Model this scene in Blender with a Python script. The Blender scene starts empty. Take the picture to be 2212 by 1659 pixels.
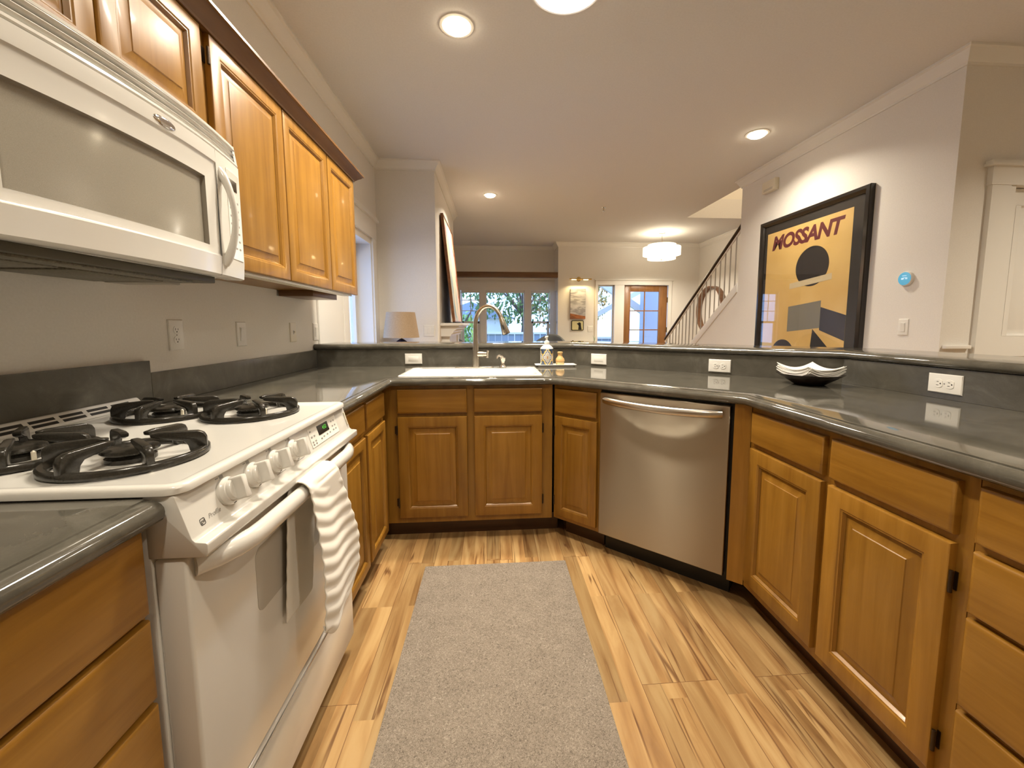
import bpy, bmesh, math, random
from math import sin, cos, pi, radians
from mathutils import Vector, Matrix, Euler
random.seed(7)
SC = bpy.context.scene
COL = SC.collection
# ------------------------------------------------------------------ camera
cam_d = bpy.data.cameras.new('camera'); CAM = bpy.data.objects.new('camera', cam_d); COL.objects.link(CAM)
_p, _y, _r = radians(5.695), radians(4.2366), radians(-0.0783)
fw = Vector((sin(_y)*cos(_p), cos(_y)*cos(_p), -sin(_p))); rt = Vector((cos(_y), -sin(_y), 0)); up = rt.cross(fw)
r2 = rt*cos(_r) + up*sin(_r); u2 = up*cos(_r) - rt*sin(_r)
CAM.matrix_world = Matrix(((r2.x, u2.x, -fw.x, 1.2299), (r2.y, u2.y, -fw.y, 0.0), (r2.z, u2.z, -fw.z, 1.1957), (0, 0, 0, 1)))
cam_d.sensor_fit = 'HORIZONTAL'; cam_d.sensor_width = 36.0; cam_d.lens = 875.55/2212*36
cam_d.shift_x = (1106-1130.37)/2212; cam_d.shift_y = (790.48-829.5)/2212
cam_d.clip_start = 0.02; cam_d.clip_end = 200
SC.camera = CAM
# ------------------------------------------------------------------ sky, sun, exposure
W = bpy.data.worlds.new('sky'); SC.world = W; W.use_nodes = True
_bg = W.node_tree.nodes['Background']; _bg.inputs[0].default_value = (0.33, 0.53, 1.0, 1); _bg.inputs[1].default_value = 4.0
sun_d = bpy.data.lights.new('sun', 'SUN'); sun_d.energy = 5.0; sun_d.color = (1, .93, .8); sun_d.angle = radians(0.6)
SUN = bpy.data.objects.new('sun', sun_d); COL.objects.link(SUN); SUN.location = (14, 14, 18)
SUN.rotation_euler = Vector((-0.72, 0.03, -0.66)).to_track_quat('-Z', 'Y').to_euler()
vs = SC.view_settings
vs.view_transform = 'Standard'; vs.look = 'None'; vs.gamma = 1; vs.use_curve_mapping = False; vs.exposure = 0.2
WARM = (1.0, 0.89, 0.72)
K = 1.0   # common factor on the room's lamps

# ------------------------------------------------------------------ materials
def mat(name, col=(.8, .8, .8), rough=.5, metal=0.0, spec=.5, emit=None, estr=0.0, coat=0.0, aniso=0.0):
    m = bpy.data.materials.new(name); m.use_nodes = True
    b = m.node_tree.nodes['Principled BSDF']
    b.inputs['Base Color'].default_value = (*col, 1); b.inputs['Roughness'].default_value = rough
    b.inputs['Metallic'].default_value = metal; b.inputs['Specular IOR Level'].default_value = spec
    if coat: b.inputs['Coat Weight'].default_value = coat; b.inputs['Coat Roughness'].default_value = .08
    if emit: b.inputs['Emission Color'].default_value = (*emit, 1); b.inputs['Emission Strength'].default_value = estr
    if aniso: b.inputs['Anisotropic'].default_value = aniso
    return m
def nd(m, t, **kw):
    n = m.node_tree.nodes.new(t)
    for k, v in kw.items():
        if k in n.inputs.keys(): n.inputs[k].default_value = v
        else: setattr(n, k, v)
    return n
def lk(m, a, ao, b, bi): m.node_tree.links.new(a.outputs[ao], b.inputs[bi])
def BS(m): return m.node_tree.nodes['Principled BSDF']
def ramp(m, stops):
    r = nd(m, 'ShaderNodeValToRGB'); e = r.color_ramp.elements
    while len(e) < len(stops): e.new(.5)
    for i, (p, c) in enumerate(stops): e[i].position = p; e[i].color = (*c, 1)
    return r
def coords(m, scale=(1, 1, 1), rnd=False):
    t = nd(m, 'ShaderNodeTexCoord'); mp = nd(m, 'ShaderNodeMapping'); mp.inputs['Scale'].default_value = scale
    lk(m, t, 'Object', mp, 'Vector')
    if rnd:
        oi = nd(m, 'ShaderNodeObjectInfo'); mu = nd(m, 'ShaderNodeMath', operation='MULTIPLY'); mu.inputs[1].default_value = 37.0
        lk(m, oi, 'Random', mu, 0); lk(m, mu, 0, mp, 'Location')
    return mp
def bump(m, src, out, strength=.1, dist=.002):
    b = nd(m, 'ShaderNodeBump'); b.inputs['Strength'].default_value = strength; b.inputs['Distance'].default_value = dist
    lk(m, src, out, b, 'Height'); lk(m, b, 0, BS(m), 'Normal')
def noisemat(name, stops, scale=(1, 1, 1), ns=10, detail=5, rough=.5, rnd=False, bmp=0.0, dist=.002, distort=0.0, **kw):
    m = mat(name, rough=rough, **kw); c = coords(m, scale, rnd)
    n = nd(m, 'ShaderNodeTexNoise'); n.inputs['Scale'].default_value = ns; n.inputs['Detail'].default_value = detail
    n.inputs['Distortion'].default_value = distort
    lk(m, c, 0, n, 'Vector'); r = ramp(m, stops); lk(m, n, 'Fac', r, 0); lk(m, r, 0, BS(m), 'Base Color')
    if bmp: bump(m, n, 'Fac', bmp, dist)
    return m
def wood(name, lo, mid, hi, scale, rough=.36, coat=.10):
    m = mat(name, rough=rough, coat=coat); c = coords(m, scale, True)
    n = nd(m, 'ShaderNodeTexNoise'); n.inputs['Scale'].default_value = 1.0; n.inputs['Detail'].default_value = 8; n.inputs['Roughness'].default_value = .6; n.inputs['Distortion'].default_value = .6
    lk(m, c, 0, n, 'Vector'); r = ramp(m, [(.3, lo), (.5, mid), (.72, hi)]); lk(m, n, 'Fac', r, 0)
    oi = nd(m, 'ShaderNodeObjectInfo'); mr = nd(m, 'ShaderNodeMapRange'); mr.inputs['To Min'].default_value = .9; mr.inputs['To Max'].default_value = 1.12
    lk(m, oi, 'Random', mr, 0)
    c2 = coords(m, (1, 1, 1), True); n2 = nd(m, 'ShaderNodeTexNoise'); n2.inputs['Scale'].default_value = 9; n2.inputs['Detail'].default_value = 2
    lk(m, c2, 0, n2, 'Vector'); m2 = nd(m, 'ShaderNodeMapRange'); m2.inputs['To Min'].default_value = .88; m2.inputs['To Max'].default_value = 1.12
    lk(m, n2, 'Fac', m2, 0); mu = nd(m, 'ShaderNodeMath', operation='MULTIPLY'); lk(m, mr, 0, mu, 0); lk(m, m2, 0, mu, 1)
    mx = nd(m, 'ShaderNodeVectorMath', operation='SCALE'); lk(m, r, 0, mx, 0); lk(m, mu, 0, mx, 'Scale')
    lk(m, mx, 0, BS(m), 'Base Color'); bump(m, n, 'Fac', .05, .001)
    return m
def glassmat(name, gloss=1.0, tint=(1, 1, 1)):
    m = bpy.data.materials.new(name); m.use_nodes = True; nt = m.node_tree; nt.nodes.remove(nt.nodes['Principled BSDF'])
    o = nt.nodes['Material Output']; t = nd(m, 'ShaderNodeBsdfTransparent'); t.inputs[0].default_value = (*tint, 1)
    g = nd(m, 'ShaderNodeBsdfGlossy'); g.inputs['Roughness'].default_value = .02
    f = nd(m, 'ShaderNodeFresnel'); f.inputs[0].default_value = 1.5; mx = nd(m, 'ShaderNodeMixShader')
    mu = nd(m, 'ShaderNodeMath', operation='MULTIPLY'); mu.inputs[1].default_value = gloss
    lk(m, f, 0, mu, 0); lk(m, mu, 0, mx, 0); lk(m, t, 0, mx, 1); lk(m, g, 0, mx, 2); lk(m, mx, 0, o, 0)
    return m
M = {}
M['wood'] = wood('honey_maple', (.225, .100, .010), (.285, .135, .016), (.345, .172, .027), (26, 26, 1.6))
M['woodh'] = wood('honey_maple_across', (.225, .100, .010), (.285, .135, .016), (.345, .172, .027), (2.2, 2.2, 30))
M['woodd'] = wood('brown_cabinet_trim', (.09, .040, .013), (.12, .055, .018), (.15, .072, .024), (2.2, 2.2, 30))
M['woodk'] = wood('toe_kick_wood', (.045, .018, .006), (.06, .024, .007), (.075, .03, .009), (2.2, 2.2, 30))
M['wall'] = noisemat('wall_paint', [(.3, (.73, .70, .645)), (.7, (.77, .74, .685))], ns=140, rough=.75, bmp=.06, dist=.001)
M['ceil'] = noisemat('ceiling_paint', [(.3, (.67, .66, .645)), (.7, (.71, .70, .685))], ns=90, rough=.85, bmp=.12, dist=.002)
M['trim'] = mat('white_trim_paint', (.76, .74, .69), .45)
M['white'] = mat('white_enamel', (.70, .68, .63), .16, coat=.3)
M['whitep'] = mat('white_plastic', (.78, .76, .70), .35)
M['cream'] = mat('cream_plastic', (.74, .68, .54), .3)
M['sink'] = mat('white_sink_enamel', (.86, .85, .80), .12, coat=.4)
M['iron'] = noisemat('black_cast_iron', [(.3, (.020, .018, .014)), (.7, (.035, .031, .024))], ns=300, rough=.22, bmp=.05)
M['pewter'] = mat('pewter_baluster', (.36, .33, .29), .4)
M['black'] = mat('black_plastic', (.007, .006, .005), .5)
M['slot'] = mat('dark_slot', (.02, .018, .015), .7)
M['brass'] = mat('brass', (.65, .46, .18), .25, metal=1)
M['bronze'] = mat('dark_bronze', (.06, .04, .025), .35, metal=.8)
M['nickel'] = mat('brushed_nickel', (.56, .51, .44), .27, metal=1)
M['chrome'] = mat('chrome', (.75, .75, .75), .08, metal=1)
M['filter'] = noisemat('greasy_filter_mesh', [(.3, (.10, .09, .065)), (.7, (.22, .20, .15))], ns=160, rough=.5, metal=.5)
M['olive'] = mat('dark_olive_metal', (.075, .066, .045), .5)
M['grey'] = mat('grey_enamel', (.30, .27, .22), .35)
M['ovenglass'] = mat('grey_oven_glass', (.50, .47, .41), .10, coat=.4)
M['micglass'] = noisemat('microwave_window', [(.4, (.30, .275, .225)), (.6, (.34, .31, .255))], ns=900, rough=.14, coat=.3)
M['ink'] = mat('dark_print', (.06, .055, .05), .5)
M['ink2'] = mat('grey_print', (.30, .29, .27), .5)
M['lcd'] = mat('dark_display', (.02, .014, .01), .12)
M['green'] = mat('green_digits', (.02, .1, .01), .5, emit=(.12, .8, .06), estr=.8)
M['glass'] = glassmat('window_glass', .55)
M['pglass'] = glassmat('picture_glass', .16)
M['lens'] = mat('lamp_lens', (1, 1, 1), .4, emit=(1, .83, .58), estr=22)
M['lensw'] = mat('daylight_lens', (1, 1, 1), .4, emit=(1.0, .95, .92), estr=9)
M['shade_lit'] = mat('lit_fabric_shade', (.9, .88, .82), .8, emit=(1, .86, .62), estr=1.45)
M['linen'] = noisemat('linen_shade', [(.35, (.33, .23, .14)), (.65, (.42, .31, .20))], scale=(1, 1, 3), ns=120, rough=.9)
M['navy'] = mat('navy_glaze', (.008, .010, .06), .15)
M['towel'] = mat('white_cotton', (.84, .81, .74), .95)
M['painted'] = mat('painted_canvas', (.5, .5, .5), .6)

def stonemat(name, rough, spec):
    m = mat(name, rough=rough, spec=spec); c = coords(m)
    n = nd(m, 'ShaderNodeTexNoise'); n.inputs['Scale'].default_value = 7; n.inputs['Detail'].default_value = 9; n.inputs['Roughness'].default_value = .65; n.inputs['Distortion'].default_value = 1.4
    lk(m, c, 0, n, 'Vector'); r = ramp(m, [(.3, (.070, .064, .050)), (.55, (.100, .092, .073)), (.75, (.145, .135, .110))]); lk(m, n, 'Fac', r, 0)
    v = nd(m, 'ShaderNodeTexVoronoi'); v.inputs['Scale'].default_value = 260; lk(m, c, 0, v, 'Vector')
    r2_ = ramp(m, [(.0, (1.9, 1.85, 1.7)), (.12, (1.0, 1.0, 1.0)), (1, (.93, .93, .93))]); lk(m, v, 'Distance', r2_, 0)
    mx = nd(m, 'ShaderNodeMixRGB', blend_type='MULTIPLY'); mx.inputs[0].default_value = 1
    lk(m, r, 0, mx, 1); lk(m, r2_, 0, mx, 2); lk(m, mx, 0, BS(m), 'Base Color')
    return m
M['stone'] = stonemat('grey_soapstone', .07, .75)
M['splash'] = stonemat('grey_soapstone_splash', .28, .4)
def steelmat():
    m = mat('brushed_stainless', (.42, .365, .285), .33, metal=1, aniso=1.0)
    t = nd(m, 'ShaderNodeCombineXYZ'); t.inputs[2].default_value = 1.0; lk(m, t, 0, BS(m), 'Tangent')     # brushed sideways: highlights stretch upright
    c = coords(m, (3, 3, 900)); n = nd(m, 'ShaderNodeTexNoise'); n.inputs['Scale'].default_value = 1; n.inputs['Detail'].default_value = 3
    lk(m, c, 0, n, 'Vector'); r = nd(m, 'ShaderNodeMapRange'); r.inputs['To Min'].default_value = .30; r.inputs['To Max'].default_value = .36
    lk(m, n, 'Fac', r, 0); lk(m, r, 0, BS(m), 'Roughness')
    return m
M['steel'] = steelmat()
def floormat():
    m = mat('plank_floor', rough=.28, coat=.15)
    t = nd(m, 'ShaderNodeTexCoord'); sp = nd(m, 'ShaderNodeSeparateXYZ'); cb = nd(m, 'ShaderNodeCombineXYZ')
    lk(m, t, 'Object', sp, 0); lk(m, sp, 'Y', cb, 'X'); lk(m, sp, 'X', cb, 'Y')
    def brick(w, h, off, mort):
        b = nd(m, 'ShaderNodeTexBrick'); b.offset = off; b.offset_frequency = 3; b.squash = 1.0
        b.inputs['Color1'].default_value = (0, 0, 0, 1); b.inputs['Color2'].default_value = (1, 1, 1, 1); b.inputs['Mortar'].default_value = (.5, .5, .5, 1)
        b.inputs['Scale'].default_value = 1; b.inputs['Mortar Size'].default_value = mort; b.inputs['Mortar Smooth'].default_value = .1
        b.inputs['Brick Width'].default_value = w; b.inputs['Row Height'].default_value = h
        lk(m, cb, 0, b, 'Vector'); return b
    b1 = brick(1.21, .132, .37, .0010); b2 = brick(.83, .066, .61, 0.0)
    mp = nd(m, 'ShaderNodeMapping'); mp.inputs['Scale'].default_value = (1.25, 10, 1); lk(m, cb, 0, mp, 'Vector')
    ad = nd(m, 'ShaderNodeVectorMath', operation='MULTIPLY_ADD'); ad.inputs[1].default_value = (9, 31, 17); lk(m, b2, 'Color', ad, 0); lk(m, mp, 0, ad, 2)
    ad2 = nd(m, 'ShaderNodeVectorMath', operation='MULTIPLY_ADD'); ad2.inputs[1].default_value = (13, 7, 23); lk(m, b1, 'Color', ad2, 0); lk(m, ad, 0, ad2, 2)
    n = nd(m, 'ShaderNodeTexNoise'); n.inputs['Scale'].default_value = 1.6; n.inputs['Detail'].default_value = 7; n.inputs['Distortion'].default_value = 1.1; lk(m, ad2, 0, n, 'Vector')
    r = ramp(m, [(.28, (.22, .108, .038)), (.43, (.36, .205, .078)), (.60, (.475, .305, .130)), (.8, (.53, .37, .175))]); lk(m, n, 'Fac', r, 0)
    mr = nd(m, 'ShaderNodeMapRange'); mr.inputs['To Min'].default_value = .66; mr.inputs['To Max'].default_value = 1.12; lk(m, b2, 'Color', mr, 0)
    sc = nd(m, 'ShaderNodeVectorMath', operation='SCALE'); lk(m, r, 0, sc, 0); lk(m, mr, 0, sc, 'Scale')
    # thin dark spalting lines in some strips
    n3 = nd(m, 'ShaderNodeTexNoise'); n3.inputs['Scale'].default_value = .8; n3.inputs['Detail'].default_value = 3; n3.inputs['Distortion'].default_value = .35; mp3 = nd(m, 'ShaderNodeMapping'); mp3.inputs['Scale'].default_value = (.55, 1.25, 1); lk(m, ad2, 0, mp3, 'Vector'); lk(m, mp3, 0, n3, 'Vector')
    l1 = ramp(m, [(.0, (0, 0, 0)), (.484, (0, 0, 0)), (.497, (1, 1, 1)), (.503, (1, 1, 1)), (.516, (0, 0, 0)), (1, (0, 0, 0))]); lk(m, n3, 'Fac', l1, 0)
    n4 = nd(m, 'ShaderNodeTexNoise'); n4.inputs['Scale'].default_value = 1.3; n4.inputs['Detail'].default_value = 1
    mp4 = nd(m, 'ShaderNodeMapping'); mp4.inputs['Scale'].default_value = (1.0, 6, 1); lk(m, ad, 0, mp4, 'Vector'); lk(m, mp4, 0, n4, 'Vector')
    l2 = ramp(m, [(.44, (0, 0, 0)), (.54, (1, 1, 1))]); lk(m, n4, 'Fac', l2, 0)
    mm = nd(m, 'ShaderNodeMath', operation='MULTIPLY'); lk(m, l1, 0, mm, 0); lk(m, l2, 0, mm, 1)
    m8 = nd(m, 'ShaderNodeMath', operation='MULTIPLY'); m8.inputs[1].default_value = .85; lk(m, mm, 0, m8, 0)
    mx = nd(m, 'ShaderNodeMixRGB'); mx.inputs[2].default_value = (.12, .05, .018, 1); lk(m, m8, 0, mx, 0); lk(m, sc, 0, mx, 1)
    mx2 = nd(m, 'ShaderNodeMixRGB'); mx2.inputs[2].default_value = (.16, .075, .03, 1); lk(m, b1, 'Fac', mx2, 0); lk(m, mx, 0, mx2, 1)
    lk(m, mx2, 0, BS(m), 'Base Color')
    return m
M['floor'] = floormat()
def rugmat():
    m = mat('felted_wool', rough=.95, spec=.1); c = coords(m)
    n = nd(m, 'ShaderNodeTexNoise'); n.inputs['Scale'].default_value = 190; n.inputs['Detail'].default_value = 4; n.inputs['Distortion'].default_value = 1.5; lk(m, c, 0, n, 'Vector')
    n2 = nd(m, 'ShaderNodeTexNoise'); n2.inputs['Scale'].default_value = 14; n2.inputs['Detail'].default_value = 3; lk(m, c, 0, n2, 'Vector')
    a = nd(m, 'ShaderNodeMath', operation='MULTIPLY_ADD'); a.inputs[1].default_value = .16; lk(m, n2, 'Fac', a, 0)
    s = nd(m, 'ShaderNodeMath', operation='SUBTRACT'); s.inputs[1].default_value = .08; lk(m, n, 'Fac', s, 0); lk(m, s, 0, a, 2)
    r = ramp(m, [(.30, (.12, .098, .077)), (.45, (.225, .188, .150)), (.6, (.30, .255, .205)), (.75, (.43, .37, .30))]); lk(m, a, 0, r, 0); lk(m, r, 0, BS(m), 'Base Color')
    bump(m, n, 'Fac', .5, .004); return m
M['rug'] = rugmat()

# ------------------------------------------------------------------ mesh builder
I4 = Matrix.Identity(4)
class MB:
    def __init__(s): s.v = []; s.f = []
    def add(s, vs, fs, m=I4):
        o = len(s.v); s.v += [m @ Vector(v) for v in vs]; s.f += [tuple(i+o for i in f) for f in fs]; return s
    def bm(s, b, m=I4):
        b.verts.index_update(); s.add([v.co.copy() for v in b.verts], [[v.index for v in f.verts] for f in b.faces], m); b.free(); return s
    def box(s, x0, x1, y0, y1, z0, z1, m=I4, bev=0.0, seg=2):
        b = bmesh.new(); bmesh.ops.create_cube(b, size=1)
        for v in b.verts: v.co = Vector((x0+(v.co.x+.5)*(x1-x0), y0+(v.co.y+.5)*(y1-y0), z0+(v.co.z+.5)*(z1-z0)))
        if bev: bmesh.ops.bevel(b, geom=b.edges[:], offset=bev, segments=seg, affect='EDGES', profile=.5)
        return s.bm(b, m)
    def prism(s, poly, d0, d1, m=I4, bev=0.0, seg=2):     # polygon in local x,y pushed along local z
        b = bmesh.new(); n = len(poly)
        lo = [b.verts.new((p[0], p[1], d0)) for p in poly]; hi = [b.verts.new((p[0], p[1], d1)) for p in poly]
        b.faces.new(lo[::-1]); b.faces.new(hi)
        for i in range(n): b.faces.new((lo[i], lo[(i+1) % n], hi[(i+1) % n], hi[i]))
        bmesh.ops.recalc_face_normals(b, faces=b.faces[:])
        if bev: bmesh.ops.bevel(b, geom=b.edges[:], offset=bev, segments=seg, affect='EDGES', profile=.5)
        return s.bm(b, m)
    def lathe(s, prof, m=I4, n=28, cap=True):              # (radius, height) about local z
        vs, fs = [], []
        for r, z in prof: vs += [(r*cos(2*pi*i/n), r*sin(2*pi*i/n), z) for i in range(n)]
        for k in range(len(prof)-1):
            for i in range(n): fs.append((k*n+i, k*n+(i+1) % n, (k+1)*n+(i+1) % n, (k+1)*n+i))
        if cap: fs.append(tuple(range(n))[::-1]); fs.append(tuple((len(prof)-1)*n+i for i in range(n)))
        return s.add(vs, fs, m)
    def tube(s, pts, rad, n=12, m=I4, flat=1.0, ref=None):
        pts = [Vector(p) for p in pts]; R = rad if isinstance(rad, (list, tuple)) else [rad]*len(pts)
        vs, fs = [], []; prev = Vector(ref) if ref else None
        for i, p in enumerate(pts):
            t = (pts[min(i+1, len(pts)-1)] - pts[max(i-1, 0)]).normalized()
            if prev is None: prev = Vector((0, 0, 1)) if abs(t.z) < .9 else Vector((1, 0, 0))
            a = (prev - t*prev.dot(t)).normalized(); prev = a; b = t.cross(a)
            vs += [p + a*(R[i]*flat*cos(2*pi*k/n)) + b*(R[i]*sin(2*pi*k/n)) for k in range(n)]
        for i in range(len(pts)-1):
            for k in range(n): fs.append((i*n+k, i*n+(k+1) % n, (i+1)*n+(k+1) % n, (i+1)*n+k))
        fs.append(tuple(range(n))[::-1]); fs.append(tuple((len(pts)-1)*n+k for k in range(n)))
        return s.add(vs, fs, m)
    def rings(s, rect, rs, m=I4, cap=True, base=False):    # nested rectangles (inset, depth) on a front
        u0, u1, z0, z1 = rect; vs, fs = [], []
        for i, w in rs: vs += [(u0+i, z0+i, w), (u1-i, z0+i, w), (u1-i, z1-i, w), (u0+i, z1-i, w)]
        for k in range(len(rs)-1):
            for j in range(4): fs.append((k*4+j, k*4+(j+1) % 4, (k+1)*4+(j+1) % 4, (k+1)*4+j))
        if cap: o = (len(rs)-1)*4; fs.append((o, o+1, o+2, o+3))
        if base: fs.append((3, 2, 1, 0))
        return s.add(vs, fs, m)
    def ellip(s, c, r, m=I4, u=20, v=12):
        b = bmesh.new(); bmesh.ops.create_uvsphere(b, u_segments=u, v_segments=v, radius=1)
        for q in b.verts: q.co = Vector((c[0]+q.co.x*r[0], c[1]+q.co.y*r[1], c[2]+q.co.z*r[2]))
        return s.bm(b, m)
    def build(s, name, material, parent=None, ang=38, kind=None, label=None, recalc=True):
        me = bpy.data.meshes.new(name); off = Vector((0, 0, 0))
        q = parent
        while q is not None: off += q.location; q = q.parent
        me.from_pydata([v-off for v in s.v], [], s.f)
        if recalc:
            b = bmesh.new(); b.from_mesh(me); bmesh.ops.recalc_face_normals(b, faces=b.faces[:]); b.to_mesh(me); b.free()
        me.shade_smooth(); me.set_sharp_from_angle(angle=radians(ang)); me.materials.append(material)
        o = bpy.data.objects.new(name, me); COL.objects.link(o)
        if parent is not None: o.parent = parent
        if kind: o['kind'] = kind
        if label: o['label'] = label
        return o
def tag(o, label, cat, group=None):
    o['label'] = label; o['category'] = cat
    if group: o['group'] = group
    return o
def thing(name, label, cat, loc, group=None):
    o = bpy.data.objects.new(name, None); COL.objects.link(o); o.location = loc; o.empty_display_size = .05
    return tag(o, label, cat, group)
def struct(name, mb, m, parent=None, ang=38):
    o = mb.build(name, m, parent, ang)
    if parent is None: o['kind'] = 'structure'
    return o
def frame(o, u):      # local x runs right along the run, local y up, local z out into the room
    u = Vector((u[0], u[1], 0)).normalized(); z = Vector((0, 0, 1)); w = u.cross(z)
    return Matrix(((u.x, z.x, w.x, o[0]), (u.y, z.y, w.y, o[1]), (u.z, z.z, w.z, o[2]), (0, 0, 0, 1)))
def text(name, body, size, m, material, parent, depth=.0004, shear=0.0, bold=0.0, space=1.0, fit=None):
    c = bpy.data.curves.new(name, 'FONT'); c.body = body; c.size = size; c.extrude = depth; c.align_x = 'CENTER'; c.align_y = 'CENTER'
    c.shear = shear; c.offset = bold; c.space_character = space; c.resolution_u = 4
    t = bpy.data.objects.new(name+'_curve', c); COL.objects.link(t); bpy.context.view_layer.update()
    me = bpy.data.meshes.new_from_object(t.evaluated_get(bpy.context.evaluated_depsgraph_get()))
    bpy.data.objects.remove(t); bpy.data.curves.remove(c)
    vs = [v.co.copy() for v in me.vertices]; fs = [tuple(p.vertices) for p in me.polygons]; bpy.data.meshes.remove(me)
    if fit:
        xs = [v.x for v in vs]; ys = [v.y for v in vs]; sx = fit[0]/(max(xs)-min(xs)); sy = fit[1]/(max(ys)-min(ys))
        cx = (max(xs)+min(xs))/2; cy = (max(ys)+min(ys))/2
        vs = [Vector(((v.x-cx)*sx, (v.y-cy)*sy, v.z)) for v in vs]
    b = MB(); b.add(vs, fs, m); return b.build(name, material, parent, recalc=False)
def T(x, y, z): return Matrix.Translation((x, y, z))
def area(name, loc, power, size, col, parent, rot=(0, 0, 0), spread=radians(150), shape='DISK', sy=None):
    d = bpy.data.lights.new(name, 'AREA'); d.energy = power; d.shape = shape; d.size = size; d.color = col; d.spread = spread
    if sy: d.size_y = sy
    o = bpy.data.objects.new(name, d); COL.objects.link(o); off = Vector((0, 0, 0)); q = parent
    while q is not None: off += q.location; q = q.parent
    o.parent = parent; o.location = Vector(loc)-off; o.rotation_euler = rot; return o
def point(name, loc, power, rad, col, parent):
    d = bpy.data.lights.new(name, 'POINT'); d.energy = power; d.shadow_soft_size = rad; d.color = col
    o = bpy.data.objects.new(name, d); COL.objects.link(o); off = Vector((0, 0, 0)); q = parent
    while q is not None: off += q.location; q = q.parent
    o.parent = parent; o.location = Vector(loc)-off; return o

# ------------------------------------------------------------------ main dimensions
ZC = 2.923
ANG = radians(42.27); CA, SA = cos(ANG), sin(ANG)
P1, P2 = Vector((.689, 2.1727)), Vector((1.5458, 2.1727))
P3 = Vector((2.235, 2.1727-(2.235-1.5458)/CA*SA)); P4 = Vector((2.235, -1.3))
DEP = .7265
FL = frame((0, 0, 0), (0, 1))               # left run: x=y(world), z=distance from left wall
FS = frame((0, P1.y, 0), (1, 0))            # sink run: z measured from the counter edge, outwards
FD = frame((P2.x, P2.y, 0), (CA, -SA))      # slanted run
FR = frame((2.235, 0, 0), (0, -1))          # right run: local x = -y
def offs(path, d, ends=None):
    out = []; n = len(path)
    for i, p in enumerate(path):
        a = (path[i]-path[i-1]).normalized() if i > 0 else None; b = (path[i+1]-path[i]).normalized() if i < n-1 else None
        na = Vector((-a.y, a.x)) if a else None; nb = Vector((-b.y, b.x)) if b else None
        m = nb if na is None else na if nb is None else (na+nb)/(1+na.dot(nb))
        out.append(p+m*d)
    return out
def sweep(path, prof, skip=None, xmin=None, closed=True, caps=True):   # prof: (offset to the left of the path, z)
    mb = MB(); cols = [offs(path, d) for d, z in prof]; n = len(path); k = len(prof); vs = []; fs = []
    for i in range(n):
        for j, (d, z) in enumerate(prof):
            p = cols[j][i]; x = p.x if xmin is None else max(p.x, xmin); vs.append((x, p.y, z))
    for i in range(n-1):
        for j in range(k if closed else k-1):
            if skip and skip(i, j): continue
            a, b = i*k+j, i*k+(j+1) % k; fs.append((a, b, b+k, a+k))
    if caps and closed: fs.append(tuple(range(k))[::-1]); fs.append(tuple((n-1)*k+j for j in range(k)))
    return mb.add(vs, fs)

# ------------------------------------------------------------------ room shell
struct('floor', MB().box(-.25, 6.8, -2.7, 9.3, -.12, 0), M['floor'])
c = MB()
for x0, x1, y0, y1 in ((-.25, 4.36, -2.7, 9.3), (4.36, 6.8, -2.7, 3.2), (5.66, 6.8, 3.2, 9.3), (4.36, 5.66, 6.52, 9.3)): c.box(x0, x1, y0, y1, ZC, ZC+.30)
struct('ceiling', c, M['ceil'])
w = MB()      # stairwell above the ceiling opening
w.box(4.26, 4.36, 3.1, 6.62, ZC+.30, 5.4).box(5.66, 5.76, 3.1, 6.62, ZC+.30, 5.4).box(4.36, 5.66, 6.52, 6.62, ZC+.30, 5.4).box(4.36, 5.66, 3.1, 3.2, ZC+.30, 5.4).box(4.26, 5.76, 3.1, 6.62, 5.4, 5.5)
struct('wall_stairwell', w, M['wall'])
w = MB()
w.box(-.2, 0, -2.7, 3.55, 0, ZC).box(-.2, 0, 4.315, 9.3, 0, ZC).box(-.2, 0, 3.55, 4.315, 2.03, ZC)
struct('wall_left', w, M['wall'])
struct('wall_back', MB().box(-.2, 6.8, -2.7, -2.55, 0, ZC), M['wall'])
struct('wall_right', MB().box(6.65, 6.8, -2.55, 2.52, 0, ZC), M['wall'])
struct('wall_chimney', MB().box(0, .62, 4.545, 6.6, 0, ZC), M['wall'])
w = MB()      # window bay at the far end
w.box(0, .50, 9.1, 9.25, 0, ZC).box(2.53, 2.6, 9.1, 9.25, 0, ZC).box(.50, 2.53, 9.1, 9.25, 1.99, ZC).box(.50, 2.53, 9.1, 9.25, 0, .55)
w.box(2.6, 2.68, 8.67, 8.72, 0, ZC).box(2.6, 2.68, 8.72, 9.25, 1.95, ZC).box(2.6, 2.68, 8.72, 9.25, 0, .55).box(2.6, 2.68, 9.06, 9.25, .55, 1.95)
struct('wall_bay', w, M['wall'])
w = MB()      # wall with the entry door
w.box(2.6, 3.45, 8.57, 8.67, 0, ZC).box(3.45, 5.01, 8.57, 8.67, 2.05, ZC).box(5.01, 5.76, 8.57, 8.67, 0, ZC).box(3.45, 3.82, 8.57, 8.67, 0, .10)
struct('wall_entry', w, M['wall'])
struct('wall_stair_side', MB().box(5.66, 5.76, 2.64, 8.57, 0, ZC), M['wall'])
struct('wall_poster', MB().box(4.23, 4.36, 2.52, 4.84, 0, ZC), M['wall'])
struct('wall_hall', MB().box(4.36, 4.64, 2.52, 2.64, 0, ZC).box(4.64, 5.50, 2.52, 2.64, 2.10, ZC).box(5.50, 6.8, 2.52, 2.64, 0, ZC), M['wall'])
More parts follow.
